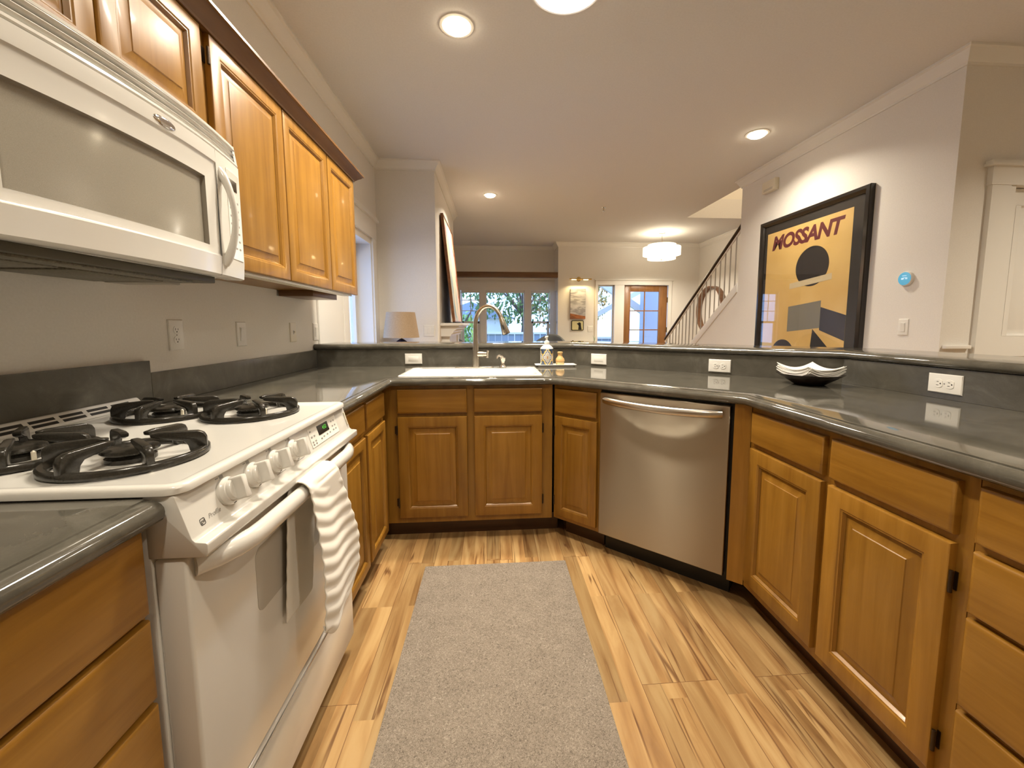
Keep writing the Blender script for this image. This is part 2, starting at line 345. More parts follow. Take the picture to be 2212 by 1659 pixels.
# knee wall that follows the stairs
KN = frame((4.23, 0, 0), (0, -1))
struct('wall_stair_knee', MB().prism([(-4.84, 0), (-4.84, 1.66), (-7.15, .06), (-7.15, 0)], -.13, 0, KN), M['wall'])
struct('trim_1', MB().prism([(-4.84, 1.60), (-4.84, 1.715), (-7.18, .09), (-7.18, -.0), (-7.13, -.0)], -.145, .015, KN, .004), M['trim'])
# crown mouldings
CP = [(0, -.095), (.010, -.095), (.012, -.080), (.020, -.074), (.030, -.058), (.044, -.034), (.052, -.020), (.060, -.017), (.066, -.014), (.066, 0), (0, 0)]
def crown(name, path, side):
    struct(name, sweep([Vector(p) for p in path], [(side*d, ZC+z) for d, z in CP]), M['trim'], ang=25)
crown('trim_2', [(0, -2.55), (0, 4.545), (.62, 4.545), (.62, 6.6), (0, 6.6)], -1)
crown('trim_3', [(0, 9.1), (2.6, 9.1), (2.6, 8.57), (5.66, 8.57), (5.66, 6.52)], -1)
crown('trim_4', [(4.36, 4.84), (4.23, 4.84), (4.23, 2.52), (6.65, 2.52)], -1)
# baseboards seen past the bar are hidden; the hall wall shows a short ledge strip
struct('trim_5', MB().box(4.25, 4.44, 2.495, 2.52, 1.035, 1.06, bev=.004), M['trim'])
# door opening with daylight in the left wall
o = MB(); o.box(0, .022, 3.43, 3.55, 0, 2.08).box(0, .022, 4.315, 4.42, 0, 2.08).box(0, .026, 3.41, 4.44, 2.08, 2.26).box(0, .05, 3.38, 4.47, 2.26, 2.285).box(0, .038, 3.39, 4.46, 2.285, 2.31)
o.box(-.15, 0, 4.303, 4.315, 0, 2.03).box(-.15, 0, 3.55, 3.562, 0, 2.03).box(-.15, 0, 3.56, 4.305, 2.018, 2.03)
struct('trim_6', o, M['trim'])
struct('trim_7', MB().box(-.0, .016, 2.955, 3.43, 0, 2.08, bev=.003), M['trim'])
g = struct('door_1', MB().box(-.20, -.15, 3.552, 3.63, 0, 2.028).box(-.20, -.15, 4.235, 4.313, 0, 2.028).box(-.20, -.15, 3.63, 4.235, 1.94, 2.028).box(-.20, -.15, 3.63, 4.235, 0, .2), M['trim'])
MB().box(-.18, -.175, 3.63, 4.235, .2, 1.94).build('pane', M['glass'], g)
# hall door in the return wall
o = MB(); o.box(4.46, 4.595, 2.492, 2.52, 0, 2.10).box(5.545, 5.68, 2.492, 2.52, 0, 2.10).box(4.45, 5.69, 2.488, 2.52, 2.10, 2.215).box(4.42, 5.72, 2.47, 2.52, 2.215, 2.232).box(4.43, 5.71, 2.478, 2.52, 2.232, 2.25).box(4.60, 4.64, 2.50, 2.64, 0, 2.10).box(5.50, 5.545, 2.50, 2.64, 0, 2.10)
struct('trim_8', o, M['trim'])
FH = frame((4.645, 2.545, 0), (1, 0))
d = MB(); d.rings((0, .85, .01, 2.095), [(0, -.035), (0, 0), (.11, 0)], FH, cap=False)
for u0, u1, z0, z1 in ((.07, .39, 1.12, 1.99), (.46, .78, 1.12, 1.99), (.07, .39, .22, .98), (.46, .78, .22, .98)):
    d.rings((u0, u1, z0, z1), [(0, .002), (.012, -.012), (.02, -.014), (.05, -.004)], FH)
d.box(.39, .46, .11, 1.99, -.03, 0.001, FH).box(.07, .78, .98, 1.12, -.03, 0.0005, FH).box(.02, .83, 1.99, 2.09, -.03, .0005, FH).box(.02, .075, .02, 2.0, -.03, .0008, FH).box(.775, .83, .02, 2.0, -.03, .0008, FH).box(.02, .83, .02, .22, -.03, .0005, FH)
struct('door_2', d, M['trim'])

# bay windows
FB = frame((0, 9.1, 0), (1, 0))
BAY = M['trim']
o = MB(); o.box(.36, 2.6, 2.03, 2.165, 0, .03, FB).box(.36, .53, .5, 2.03, 0, .025, FB).box(.945, 1.07, .5, 2.03, -.05, .025, FB).box(1.935, 2.075, .5, 2.03, -.05, .025, FB).box(2.50, 2.6, .5, 2.03, 0, .025, FB).box(.36, 2.6, 1.97, 2.03, -.02, .02, FB)
struct('trim_9', o, BAY)
def window(name, u0, u1, z0, z1, M_, rail=None, grid=None):
    t = MB(); f = .022
    t.box(u0, u1, z1-f, z1, -.09, -.04, M_).box(u0, u1, z0, z0+f, -.09, -.04, M_).box(u0, u0+f, z0, z1, -.09, -.04, M_).box(u1-f, u1, z0, z1, -.09, -.04, M_)
    if rail: t.box(u0, u1, rail-.045, rail, -.085, -.035, M_).box(u0+f, u0+f+.035, z0, rail, -.08, -.035, M_).box(u1-f-.035, u1-f, z0, rail, -.08, -.035, M_)
    r = struct(name, t, M['trim'])
    if grid:
        q = MB(); nx, nz, g0 = grid
        for i in range(1, nx): q.box(u0+(u1-u0)*i/nx-.007, u0+(u1-u0)*i/nx+.007, g0, z1, -.072, -.06, M_)
        for i in range(1, nz): q.box(u0, u1, g0+(z1-g0)*i/nz-.007, g0+(z1-g0)*i/nz+.007, -.071, -.061, M_)
        q.build('muntins', M['trim'], r)
    MB().box(u0, u1, z0, z1, -.068, -.064, M_).build('pane', M['glass'], r)
    return r
w1 = window('window_1', .53, .945, .55, 1.99, FB, 1.29, (2, 3, 1.29))
w2 = window('window_2', 1.07, 1.935, .55, 1.99, FB)
w3 = window('window_3', 2.075, 2.50, .55, 1.99, FB, 1.29, (2, 3, 1.29))
FB2 = frame((2.6, 9.06, 0), (0, -1))
w4 = window('window_4', .0, .34, .55, 1.95, FB2, 1.29, (1, 3, 1.29))
for nm, u0, u1 in (('left', .54, .935), ('middle', 1.08, 1.925), ('right', 2.085, 2.49)):
    b = MB(); b.box(u0, u1, 1.945, 1.985, -.04, -.012, FB, .004).box(u0, u1, 1.915, 1.945, -.035, -.016, FB, .004)
    tag(b.build('raised_blind', M['whitep']), 'raised white blind at the top of the %s bay window' % nm, 'window blind', 'raised blinds in the bay')
# entry door and sidelight
FE = frame((0, 8.57, 0), (1, 0))
o = MB(); o.box(3.40, 3.455, 0, 2.05, 0, .025, FE).box(3.815, 4.02, 0, 2.05, 0, .025, FE).box(4.985, 5.06, 0, 2.05, 0, .025, FE).box(3.40, 5.06, 2.05, 2.145, 0, .03, FE).box(3.375, 5.085, 2.145, 2.165, 0, .05, FE).box(3.82, 4.01, 0, 2.05, -.1, 0, FE)
struct('trim_10', o, M['trim'])
sl = window('window_5', 3.455, 3.815, .10, 2.05, frame((0, 8.60, 0), (1, 0)))
EW = wood('entry_door_wood', (.20, .085, .024), (.27, .12, .036), (.33, .155, .05), (30, 30, 1.8), rough=.4)
FE2 = frame((4.02, 8.60, 0), (1, 0)); dw = .965
d = MB(); gz0, gz1, gu0, gu1 = .45, 1.915, .155, .785
d.box(0, gu0, .01, 2.045, -.045, 0, FE2, .003).box(gu1, dw, .01, 2.045, -.045, 0, FE2, .003).box(gu0, gu1, gz1, 2.045, -.045, 0, FE2, .003).box(gu0, gu1, .01, gz0, -.045, 0, FE2, .003)
e = struct('door_3', d, EW)
q = MB(); q.box((gu0+gu1)/2-.011, (gu0+gu1)/2+.011, gz0, gz1, -.035, -.008, FE2)
for k in range(1, 4): zz = gz1-k*.408; q.box(gu0, gu1, zz-.011, zz+.011, -.034, -.009, FE2)
q.build('muntins', EW, e)
MB().box(gu0, gu1, gz0, gz1, -.024, -.02, FE2).build('pane', M['glass'], e)
for z in (1.74, 1.10): MB().lathe([(.011, -.055), (.011, .055)], FE2 @ T(dw+.004, z, .006) @ Matrix.Rotation(-pi/2, 4, 'X'), 12).build('hinge', M['bronze'], e)

# ------------------------------------------------------------------ outdoors
GR = noisemat('garden_ground', [(.3, (.10, .13, .05)), (.7, (.24, .24, .13))], ns=4, rough=.9)
struct('ground', MB().box(-14, 18, 9.3, 34, -.3, -.14), GR)
WH = mat('white_painted_siding', (.78, .78, .76), .6); BL = mat('blue_grey_boards', (.30, .36, .46), .7)
def fence(name, x0, x1, y, z1, label):
    t = thing(name, label, 'fence', (x0, y, -.14)); b = MB(); n = int((x1-x0)/.2)
    for i in range(n): b.box(x0+i*.2, x0+i*.2+.19, y, y+.03, -.14, z1)
    b.build('board_panel', BL, t); MB().box(x0, x1, y-.04, y+.07, z1, z1+.06).build('cap_rail', WH, t); return t
fence('garden_fence', .3, 4.2, 12.6, .93, 'blue grey board fence with pale cap rail beyond the bay windows')
t = thing('garden_shed', 'pale shed wall with sloping roof beyond the bay windows', 'shed', (-.7, 17.4, -.14))
MB().box(-1.4, 1.9, 17.6, 19.2, -.14, 1.5).build('wall', WH, t); MB().prism([(-1.7, 1.5), (2.2, 1.5), (.3, 2.2)], 17.4, 19.4, Matrix(((1, 0, 0, 0), (0, 0, 1, 0), (0, 1, 0, 0), (0, 0, 0, 1)))).build('roof', BL, t)
def leafball(name, label, c, r, n, leaf, col, trunk=None, seed=1):
    rnd = random.Random(seed); b = MB()
    for i in range(n):
        while True:
            p = Vector((rnd.uniform(-1, 1), rnd.uniform(-1, 1), rnd.uniform(-1, 1)))
            if .25 < p.length < 1: break
        p = Vector((c[0]+p.x*r[0], c[1]+p.y*r[1], c[2]+p.z*r[2])); e = Euler((rnd.uniform(0, 6), rnd.uniform(0, 6), rnd.uniform(0, 6))).to_matrix().to_4x4(); s = leaf*rnd.uniform(.6, 1.3)
        b.add([(-s, 0, 0), (0, -s*.45, .1*s), (s, 0, 0), (0, s*.45, .1*s)], [(0, 1, 2, 3)], Matrix.Translation(p) @ e)
    m = noisemat('leaf_'+name+str(seed), [(.3, col[0]), (.7, col[1])], ns=2, rough=.7)
    t = thing(name, label, 'tree' if trunk else 'shrub', (c[0], c[1], -.14))
    b.build('foliage', m, t, recalc=False)
    BK = M['bark'] if 'bark' in M else M.setdefault('bark', mat('bark', (.12, .09, .07), .9))
    q = MB().tube([(c[0], c[1], -.14), (c[0]+.1, c[1], c[2]*.5), (c[0], c[1], c[2])], [.16, .12, .05] if trunk else [.04, .03, .02])
    for k in range(7):
        a = k*.9; q.tube([(c[0], c[1], c[2]*.55+k*.05), (c[0]+cos(a)*r[0]*.5, c[1]+sin(a)*r[1]*.5, c[2]+.1*k), (c[0]+cos(a)*r[0]*.9, c[1]+sin(a)*r[1]*.9, c[2]+.15*k)], [.05, .03, .01], 6)
    q.build('trunk' if trunk else 'stem', BK, t); return t
leafball('garden_tree', 'spreading green tree with trunk seen through the middle bay window', (2.35, 15.5, 2.6), (2.4, 1.5, 1.5), 1700, .10, ((.06, .12, .03), (.16, .24, .07)), True, 1)
leafball('garden_tree', 'autumn tinted tree seen through the right bay window', (4.9, 19.5, 2.6), (2.0, 1.6, 1.9), 1500, .12, ((.35, .18, .04), (.22, .26, .08)), True, 2)
leafball('garden_shrub', 'bright green shrub seen low through the left bay window', (.25, 11.6, .75), (.75, .6, .9), 900, .09, ((.10, .26, .05), (.25, .42, .10)), None, 3)
BL2 = mat('post_blue_shade', (.42, .46, .54), .6)  # blue of the daylight shade on the post, put into its colour
t = thing('porch_post', 'wide porch post with blue shade painted in, standing outside the wooden entry door', 'post', (5.2, 10.2, -.14))
MB().box(5.12, 5.9, 10.2, 10.6, -.14, 2.6).build('shaft', BL2, t); MB().box(5.06, 5.96, 10.14, 10.66, -.14, .25, bev=.01).build('base', WH, t)
FPX = Matrix(((1, 0, 0, 0), (0, 0, 1, 0), (0, 1, 0, 0), (0, 0, 0, 1)))
t = thing('porch_roof', 'pale porch gable with slanting rafters outside the sidelight', 'porch', (4.5, 11, -.14))
MB().prism([(3.6, 2.75), (3.6, 2.55), (5.3, 1.45), (5.3, 1.65)], 10.7, 10.85, FPX).build('rafter', WH, t)
MB().prism([(3.7, 1.35), (5.4, 2.25), (5.4, 2.1), (3.7, 1.2)], 11.2, 11.35, FPX).build('brace', WH, t)
MB().box(3.7, 3.86, 11.2, 11.36, -.14, 1.3).build('post', WH, t); MB().box(3.6, 6.2, 10.9, 11.05, 2.6, 2.8).build('beam', WH, t)
fence('porch_rail', 3.7, 5.1, 12.0, .80, 'blue grey porch rail seen low through the sidelight')

# ------------------------------------------------------------------ countertops, bar
nose = [(DEP, .872), (.022, .872), (.012, .8735), (.005, .878), (.001, .885), (0, .892), (.001, .899), (.005, .905), (.012, .9095), (.020, .911), (.030, .911), (.0305, .9135), (.033, .914), (.11, .914), (.50, .914), (DEP, .914)]
path = [P1*1, P2*1, P3*1, P4*1]; path = [Vector((.689, 1.452)), P1, Vector((.735, P1.y)), Vector((1.475, P1.y)), P2, P3, P4]
ct = thing('countertop', 'long grey stone countertop running from the stove round to the right', 'countertop', (1.5, 2.5, .872))
cn = sweep(path, nose, xmin=.003)
# cut the sink opening out of top and underside
k = len(nose); keep = []
for f in cn.f:
    if len(f) == 4:
        i = min(f)//k; js = sorted(q % k for q in f)
        if i == 2 and max(f)//k == 3 and js in ([13, 13, 14, 14], [0, 0, 1, 1]): continue
    keep.append(f)
cn.f = keep
cn.build('slab', M['stone'], ct, 50)
wall_in = [Vector((.003, P1.y+DEP))] + offs([P1, P2, P3, P4], DEP)[1:]
sp = sweep([Vector((.003, wall_in[0].y))]+wall_in[1:], [(-.018, .9145), (0, .9145), (0, 1.031), (-.018, 1.031)]); sp.build('backsplash', M['splash'], ct)
MB().box(.001, .02, 1.521, 2.878, .9145, 1.03, bev=.002).build('backsplash', M['splash'], ct)
ct2 = thing('countertop', 'short grey stone countertop at the lower left, nearest the camera', 'countertop', (.35, .1, .872))
sweep([Vector((.689, -1.2)), Vector((.689, .682))], [(.685, .872)]+nose[1:-1]+[(.685, .914)], xmin=.022).build('slab', M['stone'], ct2, 50)
MB().box(.001, .02, -1.2, .684, .9145, 1.074, bev=.003).build('backsplash', M['splash'], ct2)
bsp = MB().box(.0, .02, .69, 1.450, .88, 1.074).box(.0, .02, 1.450, 1.519, .9145, 1.074)
tag(bsp.build('stove_backsplash', M['splash']), 'taller dark stone backsplash slab on the wall behind the stove', 'backsplash')
BQ = [Vector((.004, wall_in[0].y))]+wall_in[1:]
bp_ = [(-.010, 1.032), (-.022, 1.034), (-.030, 1.040), (-.033, 1.050), (-.030, 1.060), (-.022, 1.067), (-.012, 1.070), (.36, 1.070), (.372, 1.066), (.38, 1.050), (.372, 1.036), (.36, 1.032)]
bar = sweep(BQ, bp_)
tag(bar.build('bar_top', M['stone'], ang=50), 'raised grey stone bar top above the sink and right counter', 'bar counter')
struct('wall_bar', sweep(BQ, [(.001, 0), (.12, 0), (.12, 1.031), (.001, 1.031)]), M['wall'])

# ------------------------------------------------------------------ cabinets
def door(M_, u0, u1, z0, z1, w, parent, stile=.055, hinge=None, hz=None):
    t = .019
    d = MB().rings((u0, u1, z0, z1), [(0, w-t), (0, w-.005), (.0015, w-.0015), (.005, w), (stile-.010, w), (stile-.006, w-.0025), (stile-.003, w-.0025), (stile, w-.007), (stile+.003, w-.011)], M_, cap=False, base=True)
    o = d.build('door', M['wood'], parent, 25)
    MB().rings((u0, u1, z0, z1), [(stile+.001, w-.012), (stile+.008, w-.0115), (stile+.012, w-.0105), (stile+.032, w-.0045), (stile+.034, w-.0025), (stile+.036, w-.002)], M_).build('panel', M['wood'], o, 20)
    if hinge is not None:
        for z in hz or (z0+.09, z1-.09):
            s = 1 if hinge == 'R' else -1; x = u1 if s > 0 else u0
            b = MB(); b.lathe([(.0042, -.026), (.0042, .026)], M_ @ T(x+s*.004, z, w-.004) @ Matrix.Rotation(-pi/2, 4, 'X'), 10)
            b.box(min(x, x+s*.018), max(x, x+s*.007), z-.022, z+.022, w-.0195, w-.0165, M_); b.build('hinge', M['bronze'], o)
    return o
def drawer(M_, u0, u1, z0, z1, w, parent):
    return MB().rings((u0, u1, z0, z1), [(0, w-.019), (0, w-.007), (.0015, w-.0035), (.005, w-.001), (.010, w)], M_, base=True).build('drawer_front', M['woodh'], parent, 25)
def root(M_, u, label, name='base_cabinet', cat='cabinet', group=None, w=0):
    p = M_ @ Vector((u, 0, w)); return thing(name, label, cat, (p.x, p.y, 0), group)
WD = .664  # left run door plane
# near drawer unit, lower left
t = root(FL, .3, 'honey maple drawer unit with three stacked drawers at lower left before the stove', w=.3)
MB().box(-.15, .678, .10, .871, .02, WD-.019, FL).build('body', M['wood'], t)
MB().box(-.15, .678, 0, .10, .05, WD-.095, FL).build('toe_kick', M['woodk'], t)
for a, b in ((.722, .868), (.572, .712), (.35, .562)): drawer(FL, -.10, .670, a, b, WD, t)
# left of the corner, beyond the stove
t = root(FL, 1.8, 'honey maple base cabinet between the stove and the inner corner under the left counter', w=.3)
MB().box(1.455, 2.15, .10, .871, .02, WD-.019, FL).build('body', M['wood'], t)
MB().box(1.455, 2.20, 0, .10, .05, WD-.090, FL).build('toe_kick', M['woodk'], t)
for a, b, h in ((1.475, 1.803, None), (1.832, 2.128, None)):
    drawer(FL, a, b, .728, .852, WD, t); door(FL, a, b, .10, .703, WD, t, .05)
# sink base
t = root(FS, 1.1, 'honey maple sink base cabinet with two doors under the white sink', w=-.3)
wS = -.017
b = MB().box(.60, 1.556, .10, .722, -.70, wS-.019, FS).box(.60, 1.556, .722, .871, -.06, wS-.019, FS); b.build('body', M['wood'], t)
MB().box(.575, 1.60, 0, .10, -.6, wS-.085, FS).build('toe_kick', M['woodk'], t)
for a, b, h in ((.710, 1.083, 'L'), (1.122, 1.498, 'R')):
    drawer(FS, a, b, .723, .854, wS, t); door(FS, a, b, .135, .703, wS, t, .062, h, (.22, .63))
# narrow cabinet at the bend
wD = -.029
t = root(FD, .13, 'narrow honey maple cabinet with one door between sink cabinet and dishwasher', w=-.3)
def dpt(a, w): p = FD @ Vector((a, 0, w)); return (p.x, p.y)
MB().box(-.012, .275, .10, .871, -.30, wD-.019, FD).build('body', M['wood'], t)
MB().box(.03, .276, 0, .10, -.30, wD-.085, FD).build('toe_kick', M['woodk'], t)
drawer(FD, .0, .257, .716, .850, wD, t); door(FD, .002, .262, .125, .697, wD, t, .052, 'L', (.21, .61))
# right hand cabinet
wR = -.024
t = root(FR, -1.15, 'honey maple base cabinet with two doors right of the dishwasher', w=-.3)
MB().box(-1.545, -.770, .10, .871, -.66, wR-.019, FR).build('body', M['wood'], t)
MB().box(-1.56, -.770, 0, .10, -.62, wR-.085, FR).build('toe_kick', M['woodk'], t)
MB().box(.899, .962, .10, .871, -.10, wD+.004, FD).build('corner_stile', M['wood'], t)
for a, b, h in ((-1.526, -1.166, None), (-1.142, -.799, 'R')):
    drawer(FR, a, b, .724, .850, wR, t); door(FR, a, b, .135, .703, wR, t, .062, h, (.215, .615))
t = root(FR, -.45, 'honey maple drawer unit with four stacked drawers at the far right edge', w=-.3)
MB().box(-.768, .4, .10, .871, -.66, wR-.019, FR).build('body', M['wood'], t)
MB().box(-.768, .4, 0, .10, -.62, wR-.085, FR).build('toe_kick', M['woodk'], t)
for a, b in ((.726, .853), (.567, .707), (.347, .554), (.13, .331)): drawer(FR, -.760, -.25, a, b, wR, t)
# wall cabinets
wU = .340
def wallcab(label, u0, u1, z0, z1, doors, hz=None):
    t = thing('wall_cabinet', label, 'cabinet', (.17, (u0+u1)/2, z0)); MB().box(u0, u1, z0, z1, .003, wU-.020, FL).build('body', M['wood'], t)
    for a, b, c0, c1, h in doors: door(FL, a, b, c0, c1, wU, t, .058, h, hz)
    return t
wallcab('short honey maple wall cabinet above the white microwave', .69, 1.431, 1.775, 2.135, [(.70, 1.058, 1.79, 2.118, None), (1.066, 1.412, 1.79, 2.118, None)])
wallcab('tall single door maple wall cabinet next to the microwave', 1.433, 1.900, 1.40, 2.135, [(1.451, 1.897, 1.395, 2.118, 'L')], (1.48, 2.05))
t3 = wallcab('maple wall cabinet with two tall doors at the far end of the row', 1.902, 2.80, 1.40, 2.135, [(1.903, 2.363, 1.395, 2.118, None), (2.371, 2.790, 1.395, 2.118, None)])
MB().box(2.44, 2.80, 1.365, 1.399, .01, .20, FL, .002).build('valance', M['woodd'], t3)
KC = FL @ Matrix(((0, 0, 1, 0), (0, 1, 0, 0), (1, 0, 0, 0), (0, 0, 0, 1)))   # profile (out, up) pushed along the wall
cr = MB().prism([(.30, 2.119), (.345, 2.119), (.347, 2.126), (.352, 2.130), (.362, 2.140), (.378, 2.152), (.384, 2.160), (.392, 2.162), (.392, 2.172), (.30, 2.172)], .60, 2.80, KC)
cr.v = [Vector((v.x, v.y+(.05*(v.x-.345)/.047 if v.y > 2.7 and v.x > .345 else 0), v.z)) for v in cr.v]
tag(cr.build('cabinet_cornice', M['woodd'], ang=25), 'dark brown wooden cornice along the top of the wall cabinets', 'molding')
t = thing('under_cabinet_light', 'thin white light bar under the wall cabinets', 'light', (.28, 2.1, 1.38))
MB().box(1.46, 2.74, 1.386, 1.399, .262, .318, FL, .003).build('housing', M['whitep'], t)
MB().box(1.50, 2.70, 1.3845, 1.3865, .272, .305, FL).build('diffuser', M['cream'], t)

# ------------------------------------------------------------------ dishwasher
t = root(FD, .58, 'stainless steel dishwasher with curved bar handle between wooden cabinets', 'dishwasher', 'dishwasher', w=-.3)
MB().box(.277, .898, .10, .868, -.30, wD-.03, FD).build('tub', M['black'], t)
MB().box(.29, .898, 0, .10, -.30, wD-.07, FD).build('kick_plate', M['black'], t)
wp = wD+.004
q = MB().rings((.281, .883, .108, .859), [(0, wp-.028), (0, wp-.004), (.002, wp-.001), (.005, wp)], FD, cap=False, base=True)
n1, n2 = 36, 26
u0, u1, z0, z1 = .286, .878, .113, .854; vs = []; fs = []
for j in range(n2+1):
    for i in range(n1+1):
        u = u0+(u1-u0)*i/n1; z = z0+(z1-z0)*j/n2; x = (u-.582)/.235; zz = (z-(.800-.125*max(0, 1-x*x)))
        dep = 0
        if abs(x) < 1:
            top = .812; bot = .800-.125*(1-x*x)**.9
            if bot < z < top: s = min(1, (z-bot)/.03)*min(1, (top-z)/.03); s = s*s*(3-2*s); dep = -.0065*s*(1-x*x)**.5
        vs.append((u, z, wp+dep))
for j in range(n2):
    for i in range(n1): a = j*(n1+1)+i; fs.append((a, a+1, a+n1+2, a+n1+1))
q.add(vs, fs, FD); q.build('door_panel', M['steel'], t, 40)
h = []; R = []
for i in range(21):
    s = i/20; u = .312+(.852-.312)*s; h.append((u, .823-.010*s*0-.006*sin(pi*s), wp+.012+.042*sin(pi*s)**.55)); R.append(.015)
MB().tube(h, R, 14, FD, flat=1.25, ref=(0, 1, 0)).build('handle', M['nickel'], t)
for u in (.325, .839): MB().box(u-.012, u+.012, .812, .834, wp-.001, wp+.022, FD, .003).build('handle_mount', M['nickel'], t)

# ------------------------------------------------------------------ stove
sv = thing('stove', 'white slide-in gas stove with four black burner grates', 'stove', (.35, 1.066, 0))
u0, u1 = .688, 1.445
MB().box(u0, u1, .03, .900, .03, .655, FL, .003).build('body', M['white'], sv)
MB().box(u0+.03, u1-.03, .0, .03, .08, .60, FL).build('plinth', M['black'], sv)
# cooktop with rounded corners and a raised lip
def rrect(x0, x1, y0, y1, r, n=6):
    pts = []
    for cx, cy, a in ((x1-r, y1-r, 0), (x0+r, y1-r, 90), (x0+r, y0+r, 180), (x1-r, y0+r, 270)):
        pts += [(cx+r*cos(radians(a+90*i/n)), cy+r*sin(radians(a+90*i/n))) for i in range(n+1)]
    return pts
b = MB(); vs = []; fs = []
prof = [(.0, .9165, .03), (.0, .926, .03), (.003, .930, .028), (.008, .932, .024), (.018, .932, .018), (.030, .926, .012), (.034, .925, .010)]
for i, z, r in prof:
    vs += [(p[0], p[1], z) for p in rrect(.028+i, .712-i, u0-.004+i, u1+.004-i, r)]
n = len(vs)//len(prof)
for k in range(len(prof)-1):
    for i in range(n): fs.append((k*n+i, k*n+(i+1) % n, (k+1)*n+(i+1) % n, (k+1)*n+i))
fs.append(tuple((len(prof)-1)*n+i for i in range(n))); fs.append(tuple(range(n))[::-1])
b.add(vs, fs).build('cooktop', M['white'], sv, 40)
vent = MB().prism([(.022, .926), (.022, .955), (.025, .957), (.034, .957), (.038, .955), (.060, .930), (.060, .926)], u0+.008, u1-.008, KC, .0012, 1).build('rear_vent', M['white'], sv)
vd = Vector((.022, 0, -.025)).normalized(); vn = Vector((-vd.z, 0, vd.x))     # slots on the slanted face
mv = Matrix(((0, -vd.x, vn.x, .049), (1, 0, 0, 0), (0, -vd.z, vn.z, .9425), (0, 0, 0, 1)))
for i in range(9):
    for j in (-1, 1):
        y0 = u0+.040+i*.0755
        MB().box(y0, y0+.062, j*.0068-.0042, j*.0068+.0042, -.003, .0006, mv).build('vent_slot', M['slot'], vent)
BURN = [(.495, .858), (.489, 1.285), (.245, 1.290), (.256, .880)]
for bi, (cx, cy) in enumerate(BURN):
    m = T(cx, cy, .925)
    MB().lathe([(.112, .0005), (.105, .002), (.085, -.001+.0025), (.05, .001), (.001, .001)], m, 32).build('burner_bowl', M['white'], sv)
    MB().lathe([(.040, 0), (.040, .010), (.036, .013), (.034, .019), (.030, .019)], m, 28).build('burner_base', M['iron'], sv)
    cp = MB().lathe([(.030, .017), (.043, .0185), (.046, .022), (.044, .027), (.034, .030), (.002, .031)], m, 28); cp.build('burner_cap', M['iron'], sv)
    MB().lathe([(.004, .0), (.004, .018), (.001, .021)], m @ T(.046, -.012, 0), 10).build('igniter', M['cream'], sv)
    g = MB().lathe([(.112, .003), (.112, .012), (.116, .016), (.124, .016), (.128, .012), (.128, .003), (.122, .002)], m, 48, cap=False)
    g.add([], []); vs = []; fs = []
    for a in range(6):
        ma = m @ Matrix.Rotation(radians(a*60+(22, 12, 35, 10)[bi]), 4, 'Z') @ Matrix.Rotation(pi/2, 4, 'X')
        g.prism([(.126, .004), (.1255, .034), (.121, .044), (.111, .049), (.050, .052), (.032, .050), (.033, .042), (.058, .035), (.086, .029), (.093, .020), (.096, .004)], -.0065, .0065, ma, .0025, 2)
    g.build('grate', M['iron'], sv, 45)
# control panel
SP = [(.650, .9145), (.697, .9145), (.7005, .911), (.722, .838), (.727, .833), (.744, .831), (.7465, .828), (.7465, .812), (.742, .806), (.650, .806)]
MB().prism(SP, u0, u1, KC, .0015, 2).build('control_panel', M['white'], sv)
nn = Vector((.9593, 0, .2825))
def slope(u, s):      # on the slanted face: u along, s metres up from the face's middle; right, up, outward
    mid = Vector((.71125, u, .8745)); upv = Vector((-.2825, 0, .9593)); p = mid+upv*s
    return Matrix(((0, upv.x, nn.x, p.x), (1, 0, nn.y, p.y), (0, upv.z, nn.z, p.z), (0, 0, 0, 1)))
for i, u in enumerate((.800, .885, .972, 1.060)):
    m = slope(u, .002)
    kb = MB().lathe([(.0275, 0), (.0275, .006), (.025, .009), (.0235, .013), (.0215, .014), (.021, .019), (.0195, .021)], m, 32).build('knob', M['white'], sv)
    q = MB()
    mt = m @ Matrix.Rotation(radians(-6), 4, 'Z')
    q.prism([(-.0085, -.021), (-.004, -.0235), (.004, -.0235), (.0085, -.021), (.0065, 0), (.0085, .021), (.004, .0235), (-.004, .0235), (-.0085, .021), (-.0065, 0)], .010, .040, mt, .0025, 2); q.build('grip', M['white'], kb)
    MB().box(-.003, .003, -.0262, -.0232, .0072, .0092, m).build('mark', M['ink'], kb)
    b = MB(); m2 = slope(u, .0325); b.box(-.005, .005, -.003, .003, .0001, .0006, m2).box(-.016, -.008, -.001, .0012, .0001, .0006, m2); b.build('print', M['ink2'], sv)
for u in (.985, 1.085):
    MB().box(-.02, .02, -.0006, .0006, .0001, .0006, slope(u, -.030)).build('print', M['ink2'], sv)
m = slope(1.258, .003); dp = MB().rings((-.098, .098, -.0290, .0265), [(0, .0003), (.0, .0012), (.0012, .0012), (.0024, .0006)], m).build('display_panel', M['whitep'], sv)
MB().box(-.040, .034, -.006, .022, .0006, .0014, m).build('display', M['lcd'], dp)
text('clock_digits', '4:52', .016, m @ T(.006, .0095, .00165), M['green'], dp, .0001)
rnd = random.Random(3)
for x, y in ((-.085, .017), (-.085, .001), (-.068, .001), (-.085, -.014), (-.068, -.014), (-.085, -.022), (-.068, -.022), (-.030, -.018), (-.012, -.016), (.012, -.015), (.034, -.015), (.062, .013), (.080, .013), (.062, -.002), (.080, -.002), (.062, -.014), (.080, -.014)):
    MB().box(x-.004, x+.004, y-.0022, y+.0022, .0007, .0013, m).build('touch_key', M['ink2'], dp)
m = slope(.722, -.022); b = MB(); R_ = .0062     # square monogram badge and the script word beside it
b2 = MB(); pts = rrect(-R_, R_, -R_, R_, .003, 4); pin = rrect(-R_*.80, R_*.80, -R_*.80, R_*.80, .0024, 4)
